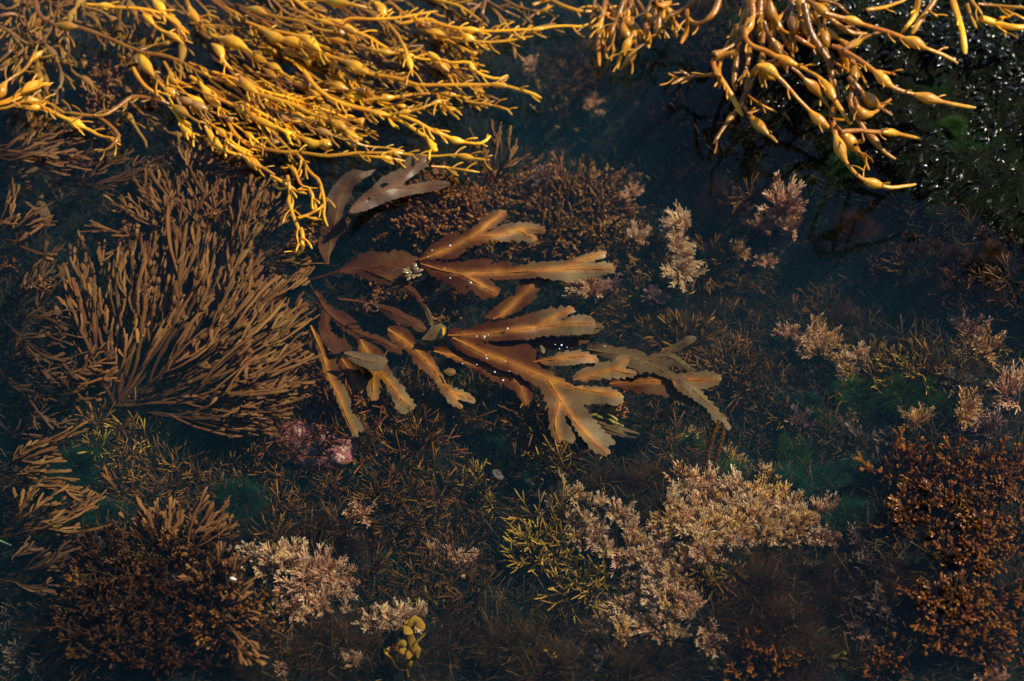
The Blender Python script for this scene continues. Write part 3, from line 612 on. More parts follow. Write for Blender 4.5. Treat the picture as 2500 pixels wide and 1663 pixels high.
H1 = (700, 370, 3.92); H2 = (1000, 480, 3.92); H3 = (700, 680, 3.563); H4 = (1050, 720, 2.946)
def wrack(label, org, first, z=0.0):
    p = parse(first, org)[0]; return thing('serrated_wrack_plant', label, 'serrated wrack', tuple(P(p[0], p[1], z)))
def build_serrated():
    r = wrack('upper serrated wrack frond forking into two long toothed olive blades', H2, '60,610')
    blade(r, H2, '90,600 150,530 200,470 300,410 400,350 445,335 480,350 485,375 540,330 640,270 720,190 790,140 880,122 935,140 930,190 880,240 800,300 735,335 800,320 880,270 960,250 1040,250 1150,250 1250,275 1310,310 1300,345 1240,355 1160,350 1220,380 1225,415 1180,445 1080,430 980,420 900,435 850,420 760,420 690,460 600,480 530,500 520,540 470,570 410,605 350,600 240,605 110,620',
          ['90,605 220,560 400,490 520,420 640,385 800,375 950,345 1100,310 1290,325', '560,400 680,320 800,220 920,140', '1080,330 1140,370 1200,400'], -0.006, 0.004, M_blade, seed=1)
    blade(r, H2, '80,620 260,620 450,630 560,610 680,595 800,600 750,655 860,625 1000,625 965,665 1100,650 1200,630 1350,620 1400,625 1470,600 1480,620 1600,580 1700,545 1800,520 1880,520 1895,545 1850,590 1760,625 1700,642 1800,630 1880,625 1950,650 1978,690 1950,730 1880,745 1800,760 1700,775 1600,800 1520,810 1430,800 1380,800 1250,770 1100,785 950,795 850,800 760,785 800,830 875,885 850,930 800,975 740,970 710,995 660,960 600,900 555,885 550,930 490,925 440,870 360,830 250,780 170,720 110,660',
          ['110,640 300,700 500,735 700,730 1000,720 1300,700 1600,690 1960,690', '500,740 620,810 740,880 840,930', '1450,690 1650,610 1860,540'], -0.005, 0.001, M_blade, seed=2)
    blade(r, H1, '480,1150 600,1060 700,980 800,950 900,965 960,975 1010,945 1140,950 1200,1000 1290,1020 1310,1060 1190,1120 1080,1170 1130,1220 1200,1290 1270,1360 1300,1440 1360,1500 1390,1568 1345,1560 1280,1450 1200,1370 1100,1330 1000,1290 850,1250 760,1220 690,1180 600,1170',
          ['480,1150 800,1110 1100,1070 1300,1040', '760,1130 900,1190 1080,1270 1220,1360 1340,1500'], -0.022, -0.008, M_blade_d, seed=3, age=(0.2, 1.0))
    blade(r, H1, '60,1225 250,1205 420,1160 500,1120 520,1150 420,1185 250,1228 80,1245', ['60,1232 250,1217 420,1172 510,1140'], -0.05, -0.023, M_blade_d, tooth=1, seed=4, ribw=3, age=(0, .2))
    r = wrack('curled wet serrated wrack frond under the egg wrack rim, grey brown with two holes', H1, '380,1080')
    blade(r, H1, '380,1085 310,940 300,880 320,760 380,640 400,520 390,420 450,320 540,220 650,170 760,190 860,165 800,225 700,285 625,360 610,440 560,510 530,590 580,690 560,760 500,810 460,900 400,1020',
          ['390,1080 420,860 470,650 500,450 560,330 700,230'], -0.03, 0.012, M_blade_g, tooth=3, seed=5, age=(0, 0.75), ribw=8, wav=0.005)
    blade(r, H1, '590,590 640,500 720,420 820,340 900,250 1000,200 1100,160 1130,80 1200,20 1390,50 1350,130 1230,220 1130,290 1120,335 1300,290 1450,275 1560,290 1575,320 1480,360 1350,390 1200,410 1080,440 960,480 840,530 740,570 660,590',
          ['600,580 750,450 950,370 1060,290 1180,180 1300,50', '1000,340 1200,340 1560,310'], 0.012, 0.003, M_blade_g, tooth=2.5, seed=6, age=(0.25, 1.0), holes=['890,320 930,300 985,305 960,330 910,350', '770,455 790,440 803,450 785,473'], wav=0.006, ribw=8)
    r = wrack('slanting serrated wrack blade reaching up between the two larger fronds', H2, '790,1160')
    blade(r, H2, '710,1170 800,1080 900,990 920,990 980,930 1000,970 1020,900 1060,790 1150,760 1350,750 1300,840 1230,890 1200,980 1100,1060 1040,1100 960,1130 870,1165 800,1160',
          ['800,1170 880,1130 1000,1020 1120,900 1250,790'], -0.022, -0.010, M_blade, seed=7, age=(0.25, 0.75))
    r = wrack('largest serrated wrack plant, broad reddish blade splitting into rounded olive lobes', H4, '130,290')
    blade(r, H4, '120,280 160,235 260,250 340,220 430,185 440,205 530,180 600,165 740,130 890,85 895,110 955,68 970,100 1000,70 1050,110 980,160 925,190 1020,150 1090,140 1150,150 1190,185 1185,245 1160,280 1090,285 1000,290 900,290 780,300 720,320 600,325 450,332 330,325 200,310',
          ['130,290 350,285 600,255 800,230 960,205 1180,205', '780,225 880,170 1030,100'], -0.008, 0.003, M_blade, seed=8)
    blade(r, H4, '130,290 210,305 330,318 420,338 560,340 700,350 760,400 800,420 760,440 850,470 820,500 900,580 980,620 1040,660 1150,655 1280,665 1370,700 1395,745 1380,790 1330,800 1250,780 1180,790 1090,785 1130,830 1180,900 1230,960 1320,1040 1325,1070 1270,1085 1300,1120 1280,1155 1230,1155 1180,1130 1130,1070 1080,1020 1040,960 1000,880 975,855 965,890 1000,950 1040,1000 1045,1050 1010,1065 980,1045 930,1060 880,1030 860,960 850,880 850,800 830,760 800,680 740,640 690,610 600,560 500,540 400,480 280,440 200,390 150,340',
          ['135,295 250,350 380,420 560,480 720,550 850,600 960,640 1100,680 1370,720', '850,610 940,750 1020,880 1150,1030 1270,1140', '930,780 900,920 930,1050'], -0.010, 0.002, M_blade, seed=9, ribw=8)
    blade(r, H4, '720,470 850,450 920,420 1000,400 1100,405 1200,440 1220,470 1210,490 1130,490 1050,500 950,510 830,510 800,490', ['740,482 950,455 1100,440 1210,470'], -0.003, 0.002, M_blade, seed=10, age=(0.5, 1.0))
    blade(r, H4, '1150,205 1220,200 1260,235 1240,250 1180,285 1100,282', ['1120,240 1190,235 1250,235'], -0.006, -0.004, M_blade_p, seed=11, tooth=2)
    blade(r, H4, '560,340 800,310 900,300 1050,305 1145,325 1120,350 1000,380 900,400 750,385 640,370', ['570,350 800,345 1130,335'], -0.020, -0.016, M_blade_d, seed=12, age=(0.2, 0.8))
    blade(r, H4, '1160,895 1300,925 1400,955 1515,1000 1380,985 1400,1000 1490,1032 1380,1022 1250,985', ['1170,905 1300,950 1500,1000', '1250,950 1380,1000 1480,1030'], -0.014, -0.006, M_blade_p, seed=13, tooth=1.5, ribw=3)
    blade(r, H4, '785,362 800,358 818,375 833,398 826,422 808,424 798,400', ['795,362 815,420'], 0.001, 0.004, M_blade_p, seed=14, tooth=1, ribw=3)
    r = wrack('serrated wrack with a long grey olive blade arching over and downward at its tip', H4, '1130,390', -0.02)
    blade(r, H4, '1250,640 1350,600 1500,580 1700,570 1850,560 1900,560 1970,545 2050,560 2100,590 2090,630 2030,660 1950,680 1900,700 1910,760 1880,800 1800,780 1740,730 1720,740 1650,720 1580,710 1480,700 1380,670', ['1270,640 1550,620 1800,615 2080,610'], -0.016, -0.007, M_blade, seed=16, age=(0.3, 1.0))
    blade(r, H4, '1130,360 1280,350 1300,370 1500,395 1520,400 1560,440 1650,415 1720,415 1780,440 1850,500 1920,545 1850,545 1780,520 1700,505 1720,540 1800,580 1880,630 1950,700 2020,770 2090,840 2150,920 2168,965 2140,970 2100,920 2070,890 2060,925 2030,880 1980,810 1900,760 1850,690 1760,620 1680,590 1590,560 1530,550 1520,580 1480,540 1380,500 1250,450 1140,410',
          ['1135,390 1350,430 1550,490 1700,560 1850,650 1980,760 2150,950', '1580,470 1700,440 1850,510'], -0.012, 0.010, M_blade_p, seed=15, age=(0.05, 0.8), wav=0.004)
    blade(r, H4, '1020,600 1050,560 1150,500 1250,480 1300,490 1350,440 1400,435 1440,465 1430,490 1400,530 1470,540 1485,570 1460,590 1400,600 1300,600 1200,610 1100,625', ['1030,612 1200,570 1340,520 1420,455', '1320,540 1470,570'], -0.004, 0.003, M_blade, seed=17, age=(0.55, 1.0))
    blade(r, H4, '1650,405 1720,370 1800,330 1860,290 1915,300 1910,330 1850,370 1780,410 1720,425', ['1660,412 1800,355 1905,310'], -0.012, 0.004, M_blade_p, seed=18, tooth=1.5)
    r = wrack('lower serrated wrack cluster of narrow stalks ending in stubby pale forked lobes', H3, '250,120')
    blade(r, H3, '230,95 290,120 330,190 400,260 520,300 610,370 650,460 700,470 790,490 880,540 960,590 1005,640 980,655 900,640 840,590 760,550 700,510 660,500 640,520 600,520 520,470 450,420 400,360 390,330 370,360 380,440 420,500 500,530 570,600 540,630 450,640 400,660 360,600 300,520 270,420 290,340 310,280 270,190',
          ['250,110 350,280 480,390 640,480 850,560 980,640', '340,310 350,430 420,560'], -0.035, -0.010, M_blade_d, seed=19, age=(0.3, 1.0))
    blade(r, H3, '450,700 520,690 600,770 660,840 700,900 715,1010 640,1000 580,950 520,890 490,800', ['480,700 560,830 650,980'], -0.018, -0.012, M_blade, seed=20, age=(0.2, 0.9))
    blade(r, H3, '640,520 720,560 800,600 860,680 880,760 900,800 940,860 1010,930 1050,1010 1110,1080 1125,1120 1090,1150 1045,1115 1060,1160 1040,1185 980,1170 950,1110 910,1020 880,980 840,890 810,868 810,940 805,1020 790,1065 730,1060 700,1000 690,880 680,800 620,620 620,560',
          ['640,530 750,750 800,810 900,920 1000,1050 1090,1120', '770,780 750,920 760,1050'], -0.014, 0.000, M_blade, seed=21, age=(0.3, 1.0))
    blade(r, H3, '500,640 560,630 700,650 800,665 870,700 880,730 850,745 830,800 740,800 640,760 560,720 510,670', ['505,648 700,715 860,740'], 0.004, 0.012, M_blade_p, seed=22, age=(0.3, 1.0), tooth=3)
    blade(r, H3, '190,390 260,460 320,560 360,640 430,700 450,860 420,870 480,900 510,960 560,1060 550,1130 600,1200 650,1260 680,1310 650,1340 620,1320 625,1385 590,1380 550,1320 520,1250 470,1150 430,1040 400,960 340,860 300,740 270,640 240,520',
          ['210,410 320,680 360,840 440,1000 500,1150 560,1290 610,1350'], -0.030, -0.002, M_blade, seed=23, age=(0.1, 1.0))
    blade(r, H3, '330,800 390,960 430,1150 470,1300 440,1280 400,1120 370,960', ['335,810 400,1040 460,1290'], -0.032, -0.014, M_blade_p, seed=24, tooth=1, ribw=3, age=(0.1, 0.6))
    r = wrack('middle serrated wrack blade, brown and narrow, ending in a small pale fork', H3, '880,420')
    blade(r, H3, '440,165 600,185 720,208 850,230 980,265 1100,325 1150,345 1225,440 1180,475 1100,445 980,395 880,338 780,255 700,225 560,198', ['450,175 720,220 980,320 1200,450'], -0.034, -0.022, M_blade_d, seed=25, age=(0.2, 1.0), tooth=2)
    blade(r, H3, '870,430 940,405 1040,430 1080,480 1120,560 1200,600 1260,660 1300,750 1350,830 1380,900 1440,950 1530,970 1600,1010 1635,1040 1620,1085 1550,1070 1500,1050 1475,1058 1535,1110 1510,1135 1450,1110 1390,1060 1350,990 1300,900 1220,820 1150,780 1100,720 1060,640 980,600 900,530',
          ['880,440 1050,560 1150,650 1260,760 1350,900 1450,1020 1520,1120', '1420,980 1610,1050'], -0.014, -0.001, M_blade, seed=26, age=(0.1, 1.0))
    blade(r, H3, '1170,530 1220,470 1260,410 1350,390 1390,420 1385,480 1340,520 1260,540', ['1180,530 1280,470 1370,430'], 0.002, 0.010, M_blade_p, seed=27, age=(0.3, 0.9), tooth=2)
    blade(r, H3, '1350,420 1378,425 1385,450 1365,500 1345,480', ['1360,425 1362,490'], 0.0125, 0.0125, M_yel, tooth=0.5, seed=28)
    blade(r, H3, '1215,245 1245,270 1275,360 1270,430 1250,420 1225,340 1200,290', ['1220,255 1250,330 1262,420'], 0.002, 0.006, M_blade_p, seed=29, tooth=1, ribw=3)
    r = wrack('dark underlying serrated wrack blade running below the largest one, spotted with bubbles', H3, '1280,640')
    blade(r, H3, '1270,600 1400,590 1500,640 1600,695 1750,735 1900,800 2050,850 2100,880 2138,990 2120,1060 2090,1110 2030,1060 2000,990 1900,930 1800,890 1650,800 1500,730 1350,660', ['1280,630 1500,690 1750,790 2000,900 2080,1080'], -0.014, -0.009, M_blade, seed=30, age=(0.0, 0.45))
    r = thing('curled_wrack_tip', 'small bright yellow curled wrack tip poking out of the water above the middle fork', 'wrack tip', tuple(P(1098, 906, 0)))
    blade(r, H3, '1360,800 1420,775 1465,790 1470,830 1440,850 1400,842 1370,825', ['1365,815 1420,810 1460,820'], -0.002, 0.008, M_yel, seed=31, tooth=2, ribw=3, wav=0.004)
    for lab, o_, bl in (('ghostly pale forked serrated wrack tip deep under water near the brown weed', (0, 350, 2.412), ['60,130 140,150 230,130 220,160 170,190 150,220 110,190', '70,140 130,180 220,140']),
                        ('blurred sunken serrated wrack fork shaped like a letter v beside the fan weed', (0, 350, 2.412), ['140,340 170,345 215,370 225,330 215,290 250,290 265,350 300,420 250,430 200,390', '150,345 230,395 235,300'])):
        p = parse(bl[0], o_).mean(0); r = thing('serrated_wrack_plant', lab, 'serrated wrack', tuple(P(p[0], p[1], -0.045)))
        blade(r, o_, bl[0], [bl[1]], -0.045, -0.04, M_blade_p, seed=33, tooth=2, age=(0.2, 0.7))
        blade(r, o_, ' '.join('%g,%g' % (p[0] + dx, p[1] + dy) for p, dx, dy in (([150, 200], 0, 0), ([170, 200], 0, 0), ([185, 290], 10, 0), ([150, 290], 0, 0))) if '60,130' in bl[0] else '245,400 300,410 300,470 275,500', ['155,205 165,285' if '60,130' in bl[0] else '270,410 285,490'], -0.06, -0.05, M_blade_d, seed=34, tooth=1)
    # bubbles caught on the blades
    M_b = plant_mat('bubble', [(0.0, (0.75, 0.78, 0.8)), (1.0, (0.8, 0.82, 0.85))], 0.08, 0.8)
    u = np.linspace(0, math.pi, 9); prof = np.stack([0 * u, 0 * u, -np.cos(u)], 1)
    V, F, t, h = tubes(prof, np.maximum(np.sin(u), 0.02), n=10, ref=np.array([[1.0, 0, 0]])); me = mk_mesh('air_bubble', V, F, t, h, M_b)
    spots = [((2600 - 2600 + 1050) + x / 2.946, 720 + y / 2.946) for x, y in ((335, 298), (392, 300), (420, 288), (402, 435), (408, 457), (233, 495), (335, 502), (465, 555), (570, 550), (541, 478), (557, 242), (900, 358), (930, 388), (945, 362), (985, 378), (1255, 370), (525, 615), (388, 312))]
    spots += [(1000 + x / 3.92, 480 + y / 3.92) for x, y in ((214, 515), (388, 470), (335, 687), (388, 780), (586, 825), (175, 575))]
    for i, (x, y) in enumerate(spots):
        o = link('air_bubble', me, None, tuple(P(x, y, 0.004))); s_ = (1.7, 2.5, 1.4)[i % 3] * MPP(x, y); o.scale = (s_, s_, s_ * 0.7)
        tag(o, 'tiny round white air bubble sitting on a brown serrated wrack blade', 'air bubble', 'air bubbles on the serrated wrack')
build_serrated()
# ------------------------------------------------------------------ brown fan weed (flat forked ribbons near the surface)
M_fan = plant_mat('fan_weed', [(0.0, (0.050, 0.020, 0.009)), (0.5, (0.135, 0.055, 0.019)), (1.0, (0.215, 0.100, 0.034))], 0.45, 0.4, trans=0.15, var=0.3, nscale=30, hvar=0.4)
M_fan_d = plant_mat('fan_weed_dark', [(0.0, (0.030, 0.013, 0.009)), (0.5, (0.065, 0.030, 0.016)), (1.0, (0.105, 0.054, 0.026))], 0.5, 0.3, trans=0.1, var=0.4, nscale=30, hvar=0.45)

def fan_branch(base, tip, w, za, zb, rng, bend, fingers=5, dens=1.0):
    """one main stem from base to tip (photograph pixels) with forks that run on alongside it and end in fingers"""
    base, tip = np.array(base, float), np.array(tip, float); d = tip - base; L = np.linalg.norm(d); nrm = np.array([-d[1], d[0]]) / L
    mid = base + d * 0.5 + nrm * bend * L
    u = np.linspace(0, 1, 9)[:, None]
    main = (1 - u) ** 2 * base + 2 * u * (1 - u) * mid + u * u * tip
    main = main + nrm * (np.sin(u * rng.uniform(3, 7) + rng.rand() * 6) * rng.uniform(6, 20)) * u
    lines = [(main, 0.0, 1.0)]
    nb = max(2, int(L / 48 * dens))
    for i in range(nb):
        a = rng.uniform(0.28, 0.92); k = a * 8; j = int(min(k, 7)); p = main[j] + (main[j + 1] - main[j]) * (k - j)
        t = main[j + 1] - main[j]; t = t / np.linalg.norm(t); sd_ = rng.choice([-1, 1]); ang = sd_ * math.radians(rng.uniform(12, 30))
        e = np.array([t[0] * math.cos(ang) - t[1] * math.sin(ang), t[0] * math.sin(ang) + t[1] * math.cos(ang)])
        ln = min((1 - a) * L * rng.uniform(0.7, 1.15) + rng.uniform(16, 40), 190)
        q = p + u * ln * (e * (1 - u * 0.5) + t * u * 0.5)
        lines.append((q, a, min(1.0, a + 0.35)))
    for q, a, b in list(lines):
        t = q[-1] - q[-3]; t = t / (np.linalg.norm(t) + 1e-6)
        for f in range(rng.randint(2, fingers)):
            ang = math.radians(rng.normal(0, 25)); e = np.array([t[0] * math.cos(ang) - t[1] * math.sin(ang), t[0] * math.sin(ang) + t[1] * math.cos(ang)])
            s = q[rng.randint(5, 8)]; ln = rng.uniform(22, 52)
            lines.append((s + u * ln * (e * (1 - 0.4 * u) + t * 0.4 * u), max(b - 0.2, 0), 1.0))
    Q = np.array([x[0] for x in lines]); Q = Q + rng.normal(0, 0.7, Q.shape)
    T = np.array([np.linspace(x[1], x[2], 9) for x in lines])
    z = za + (zb - za) * smooth(T * 1.15) + rng.normal(0, 0.004, len(lines))[:, None]
    W3 = P(Q[..., 0], Q[..., 1], z); mp = MPP(*tip)
    pr = np.array([0.75, 0.8, 0.85, 0.9, 1.0, 1.1, 1.15, 1.05, 0.6])
    R = mp * w * pr[None, :] * rng.uniform(0.5, 1.2, len(lines))[:, None]; R[0] *= 1.1
    ref = np.stack([rng.normal(0, 0.32, len(lines)), rng.normal(0, 0.32, len(lines)), np.ones(len(lines))], 1)
    return tubes(W3, R, n=6, flat=0.16, ref=ref, t=T, h=rng.rand(len(lines)))
def fan(label, base, tips, w=3.9, za=-0.085, zb=-0.016, mat=None, seed=0, bend=0.20, spread=14, fingers=5, dens=1.0, group=None, zvar=0.012):
    rng = np.random.RandomState(seed); root = thing('fan_weed_plant', label, 'brown seaweed', tuple(P(base[0], base[1], za)), group)
    for tx, ty in tips:
        b = (base[0] + rng.uniform(-spread, spread), base[1] + rng.uniform(-spread, spread) * 0.6)
        sgn = 1 if tx > base[0] else -1
        V, F, t, h = fan_branch(b, (tx, ty), w, za, zb + rng.uniform(-zvar, 0.006), rng, sgn * bend * min(1.0, abs(tx - base[0]) / 260.0) * rng.uniform(0.4, 1.5), fingers, dens)
        link('branch', mk_mesh('branch', local(V, root), F, t, h, mat or M_fan), root)
fan('big fan shaped brown weed with finger tipped branches, widest plant of the pool', (285, 985),
    [(195, 625), (225, 700), (262, 640), (292, 720), (335, 575), (372, 540), (405, 560), (428, 625), (455, 545), (490, 470), (520, 530), (555, 575), (590, 600), (600, 680), (640, 640), (690, 660), (705, 720), (640, 720),
     (560, 740), (715, 760), (660, 800), (690, 850), (600, 820), (705, 900), (620, 900), (540, 880), (490, 760), (420, 760), (350, 740), (300, 800), (540, 930), (380, 660), (470, 660), (250, 760), (270, 690), (300, 650), (310, 790), (330, 690), (730, 830), (740, 880), (680, 930), (725, 780), (650, 720), (590, 650), (540, 600), (650, 900), (590, 930), (280, 830), (345, 640), (400, 690), (610, 760), (480, 850), (180, 740)], seed=1, w=4.5, fingers=5, dens=1.0, bend=0.26, zvar=0.035, zb=-0.022)
fan('pale ribbed brown fan weed standing upright beside the egg wrack hanging bladder', (475, 450), [(455, 375), (475, 365), (500, 362), (525, 372), (545, 385), (560, 400)], seed=2, w=4.2, zb=-0.004, za=-0.04, bend=0.05, spread=8)
fan('hazy brown weed of thin curved branches between the fan and the egg wrack tassels', (560, 660), [(520, 450), (560, 440), (600, 470), (640, 450), (650, 510), (690, 540), (710, 580), (720, 620), (600, 560), (560, 520), (490, 420), (470, 480)], seed=3, w=3.4, bend=0.2, mat=M_fan)
fan('hazy brown weed filling the water between the big fan and the egg wrack mat', (500, 640), [(400, 430), (440, 400), (500, 420), (540, 410), (580, 430), (620, 430), (610, 520), (560, 480), (450, 480), (660, 560), (380, 480)], seed=21, w=3.6, za=-0.07, zb=-0.03, bend=0.15)
fan('sunlit fingers of brown weed fanning out at the top of the big dark bush', (430, 1360), [(365, 1262), (400, 1268), (430, 1275), (500, 1270), (530, 1262), (525, 1300)], seed=22, w=4.4, za=-0.04, zb=-0.020, bend=0.10, dens=0.7)
fan('brown fingered weed leaning out of the big dark bush toward the cream tufts', (500, 1500), [(560, 1440), (575, 1480), (600, 1500), (590, 1560), (600, 1610)], seed=23, w=4.2, za=-0.045, zb=-0.025, bend=0.10, dens=0.7)
fan('brown weed reaching up behind the big fan into dark water', (420, 560), [(330, 500), (345, 450), (390, 440), (430, 420), (480, 440), (510, 470), (290, 510), (245, 560), (400, 480)], seed=4, w=3.2, za=-0.06, zb=-0.02, mat=M_fan)
fan('dim brown weed curling at the photo edge beside the fan weed', (-10, 760), [(80, 650), (120, 640), (140, 700), (120, 760), (150, 800), (60, 700), (100, 830), (140, 880)], seed=5, w=3.6, mat=M_fan_d)
fan('dim brown weed sprawling from the edge under the fan weed', (-20, 900), [(120, 800), (140, 850), (110, 910), (150, 940), (60, 860), (100, 990), (90, 950)], seed=6, w=3.4, za=-0.08, zb=-0.035, mat=M_fan_d)
fan('olive brown weed branch folding back toward the base of the fan weed', (130, 960), [(235, 880), (225, 905), (240, 925), (200, 900), (215, 950)], seed=7, w=4.0, za=-0.05, zb=-0.010, bend=-0.1)
fan('reddish brown weed streaming from the edge under the first egg wrack bladders', (-30, 370), [(110, 320), (150, 330), (165, 350), (140, 370), (90, 390), (60, 340), (165, 375), (120, 300), (100, 350)], seed=8, w=3.6, za=-0.03, zb=-0.004)
fan('brown weed wisps under the arched egg wrack strand', (130, 440), [(225, 380), (240, 410), (260, 390), (290, 400), (330, 420), (180, 400), (370, 410)], seed=9, w=2.8, za=-0.05, zb=-0.02, mat=M_fan_d)
fan('brown weed tuft at the edge above the dim curling weed', (-20, 590), [(80, 550), (85, 570), (60, 530), (30, 500), (20, 540)], seed=10, w=3.6, za=-0.05, zb=-0.015)
fan('lone brown weed spray with one orange stem near the photo edge', (-20, 1150), [(105, 1105), (110, 1145), (145, 1190), (60, 1110), (155, 1200), (70, 1160)], seed=11, w=4.0, za=-0.06, zb=-0.02)
fan('brown fan weed spray drawn toward the corner, feathery and dark', (-10, 1300), [(90, 1215), (120, 1225), (140, 1260), (205, 1232), (215, 1240), (60, 1230), (160, 1270)], seed=12, w=4.0, za=-0.06, zb=-0.02)
fan('dark brown weed low at the edge below the feathery spray', (-10, 1420), [(150, 1340), (170, 1330), (120, 1380), (60, 1340), (90, 1430), (130, 1420)], seed=13, w=3.6, za=-0.07, zb=-0.035, mat=M_fan_d)
fan('dark purple weed shadowy at the edge below the folded olive branch', (-10, 1060), [(110, 1010), (90, 1060), (140, 1030), (60, 1030)], seed=14, w=3.2, za=-0.08, zb=-0.05, mat=M_fan_d)
fan('thin orange stemmed weed twig crossing dark water by the edge', (20, 1130), [(165, 1040)], seed=15, w=3.4, za=-0.02, zb=-0.006, dens=0.4, fingers=3)
fan('reddish forked weed poking from dark water right of the egg wrack mat', (1205, 450), [(1190, 360), (1225, 372), (1245, 385), (1270, 370), (1180, 400), (1215, 340)], seed=16, w=2.8, za=-0.05, zb=-0.008, fingers=3)

# ------------------------------------------------------------------ bushes, tufts and cushions, one model of each kind
def bush(rs, stems, depth, ln, rad, lean, K=5, ang=0.42, flat=0.5, shrink=0.78, tipw=1.25, n=5):
    """upright bush of height about 1 made of forked stems"""
    lines = []
    def grow(p, d, L, r, lev):
        q = [p]; e = d.copy(); cur = rs.normal(0, 0.22, 3)
        for _ in range(K - 1):
            e = e + cur / (K - 1); e /= np.linalg.norm(e); q.append(q[-1] + e * L / (K - 1))
        lines.append((np.array(q), r, lev))
        if lev + 1 < depth:
            side = np.cross(e, rs.normal(0, 1, 3)); side /= np.linalg.norm(side) + 1e-9
            for s_ in (-1, 1):
                a = ang * rs.uniform(0.5, 1.3); grow(q[-1], e * math.cos(a) + s_ * side * math.sin(a), L * shrink * rs.uniform(0.7, 1.2), r * 0.93, lev + 1)
            if rs.rand() < 0.35: grow(q[K // 2], e * 0.8 + side * 0.6, L * shrink * 0.7, r * 0.85, lev + 1)
    for i in range(stems):
        az = i / stems * 2 * math.pi + rs.uniform(-0.4, 0.4); el = np.clip(rs.normal(lean, 0.28), 0.15, 1.5)
        grow(np.array([rs.normal(0, 0.05), rs.normal(0, 0.05), 0.0]), np.array([math.cos(az) * math.cos(el), math.sin(az) * math.cos(el), math.sin(el)]), ln * rs.uniform(0.8, 1.2), rad, 0)
    Q = np.array([x[0] for x in lines]); lev = np.array([x[2] for x in lines])
    T = (lev[:, None] + np.linspace(0, 1, K)[None, :]) / depth
    pr = np.linspace(1.0, 0.95, K); R = np.array([x[1] for x in lines])[:, None] * pr[None, :]
    last = lev == depth - 1; R[last] *= np.array([0.9, 1.0, 1.1, tipw, 0.5])[None, :] if K == 5 else 1.0
    return tubes(Q, R, n=n, flat=flat, t=T, h=rs.rand(len(lines)))
def feather(rs, nodes=9, K=4):
    """one pinnate coralline sprig of length about 1, along +x"""
    u = np.linspace(0, 1, 9); curve = rs.normal(0, 0.16, 2)
    ax = np.stack([u, curve[0] * u * u, curve[1] * u * u], 1)
    L, R, T = [resample(ax, K)], [np.array([0.020, 0.022, 0.022, 0.015])], [np.linspace(0.1, 1.0, K)]
    for i in range(nodes):
        a = 0.22 + 0.7 * i / nodes; p = np.array([np.interp(a, u, ax[:, k]) for k in range(3)]); ln = 0.34 * (1.1 - a * 0.75) * rs.uniform(0.6, 1.2)
        tw = rs.uniform(0, math.pi)
        for s_ in (-1, 1):
            sd_ = np.array([0, math.cos(tw), math.sin(tw)]) * s_; e = np.array([0.78, 0, 0]) + sd_ * 0.62 + rs.normal(0, 0.10, 3)
            uu = np.linspace(0, 1, K)[:, None]; L.append(p + uu * ln * (e + uu * np.array([0.25, 0, 0])))
            R.append(np.array([0.012, 0.015, 0.017, 0.012])); T.append(np.linspace(a * 0.6, min(1, a * 0.5 + 0.55), K))
    return tubes(np.array(L), np.array(R), n=4, t=np.array(T), h=rs.rand(len(L)))
def rot_to(V, az, el, roll=0.0):
    c, s = math.cos(roll), math.sin(roll); A = np.array([[1, 0, 0], [0, c, -s], [0, s, c]])
    c, s = math.cos(el), math.sin(el); B = np.array([[c, 0, -s], [0, 1, 0], [s, 0, c]])
    c, s = math.cos(az), math.sin(az); C_ = np.array([[c, -s, 0], [s, c, 0], [0, 0, 1]])
    return V @ (C_ @ B @ A).T

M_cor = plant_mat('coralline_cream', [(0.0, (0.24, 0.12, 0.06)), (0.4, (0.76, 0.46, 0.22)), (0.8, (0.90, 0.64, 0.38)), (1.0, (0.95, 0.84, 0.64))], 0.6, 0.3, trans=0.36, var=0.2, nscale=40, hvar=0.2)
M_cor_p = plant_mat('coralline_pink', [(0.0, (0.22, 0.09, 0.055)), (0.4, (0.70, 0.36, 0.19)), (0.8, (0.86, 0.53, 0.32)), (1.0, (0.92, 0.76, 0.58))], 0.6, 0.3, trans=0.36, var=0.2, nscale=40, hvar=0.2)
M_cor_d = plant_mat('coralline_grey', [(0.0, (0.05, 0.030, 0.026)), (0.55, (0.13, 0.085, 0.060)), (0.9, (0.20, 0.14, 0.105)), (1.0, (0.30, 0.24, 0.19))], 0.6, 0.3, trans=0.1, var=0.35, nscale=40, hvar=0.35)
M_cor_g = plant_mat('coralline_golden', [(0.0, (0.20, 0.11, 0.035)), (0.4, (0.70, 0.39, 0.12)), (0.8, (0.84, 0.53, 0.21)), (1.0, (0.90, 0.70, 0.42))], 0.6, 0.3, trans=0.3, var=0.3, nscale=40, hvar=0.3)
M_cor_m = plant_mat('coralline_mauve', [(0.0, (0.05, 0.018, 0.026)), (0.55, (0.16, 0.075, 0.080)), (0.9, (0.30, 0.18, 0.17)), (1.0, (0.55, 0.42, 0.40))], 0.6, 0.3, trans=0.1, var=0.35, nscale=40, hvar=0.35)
def park(root):
    root.location = (0, 0, 0); return root
PROTO = {}
def coral_proto(key, mat, rs, n=24, lean=0.8):
    out = []
    for v in range(3):
        root = bpy.data.objects.new('coralline_tuft', None); root['category'] = 'coralline seaweed'; root.empty_display_size = 0.01; kids = []
        for i in range(n):
            V, F, t, h = feather(rs); az = i / n * 2 * math.pi + rs.uniform(-0.5, 0.5); el = np.clip(rs.normal(lean, 0.35), 0.2, 1.5)
            V = rot_to(V * rs.uniform(0.55, 1.1), az, el, rs.uniform(0, 3)) + np.array([rs.normal(0, 0.09), rs.normal(0, 0.09), 0])
            kids.append(mk_mesh('sprig', V, F, t, h, mat))
        out.append((root, kids))
    PROTO[key] = out
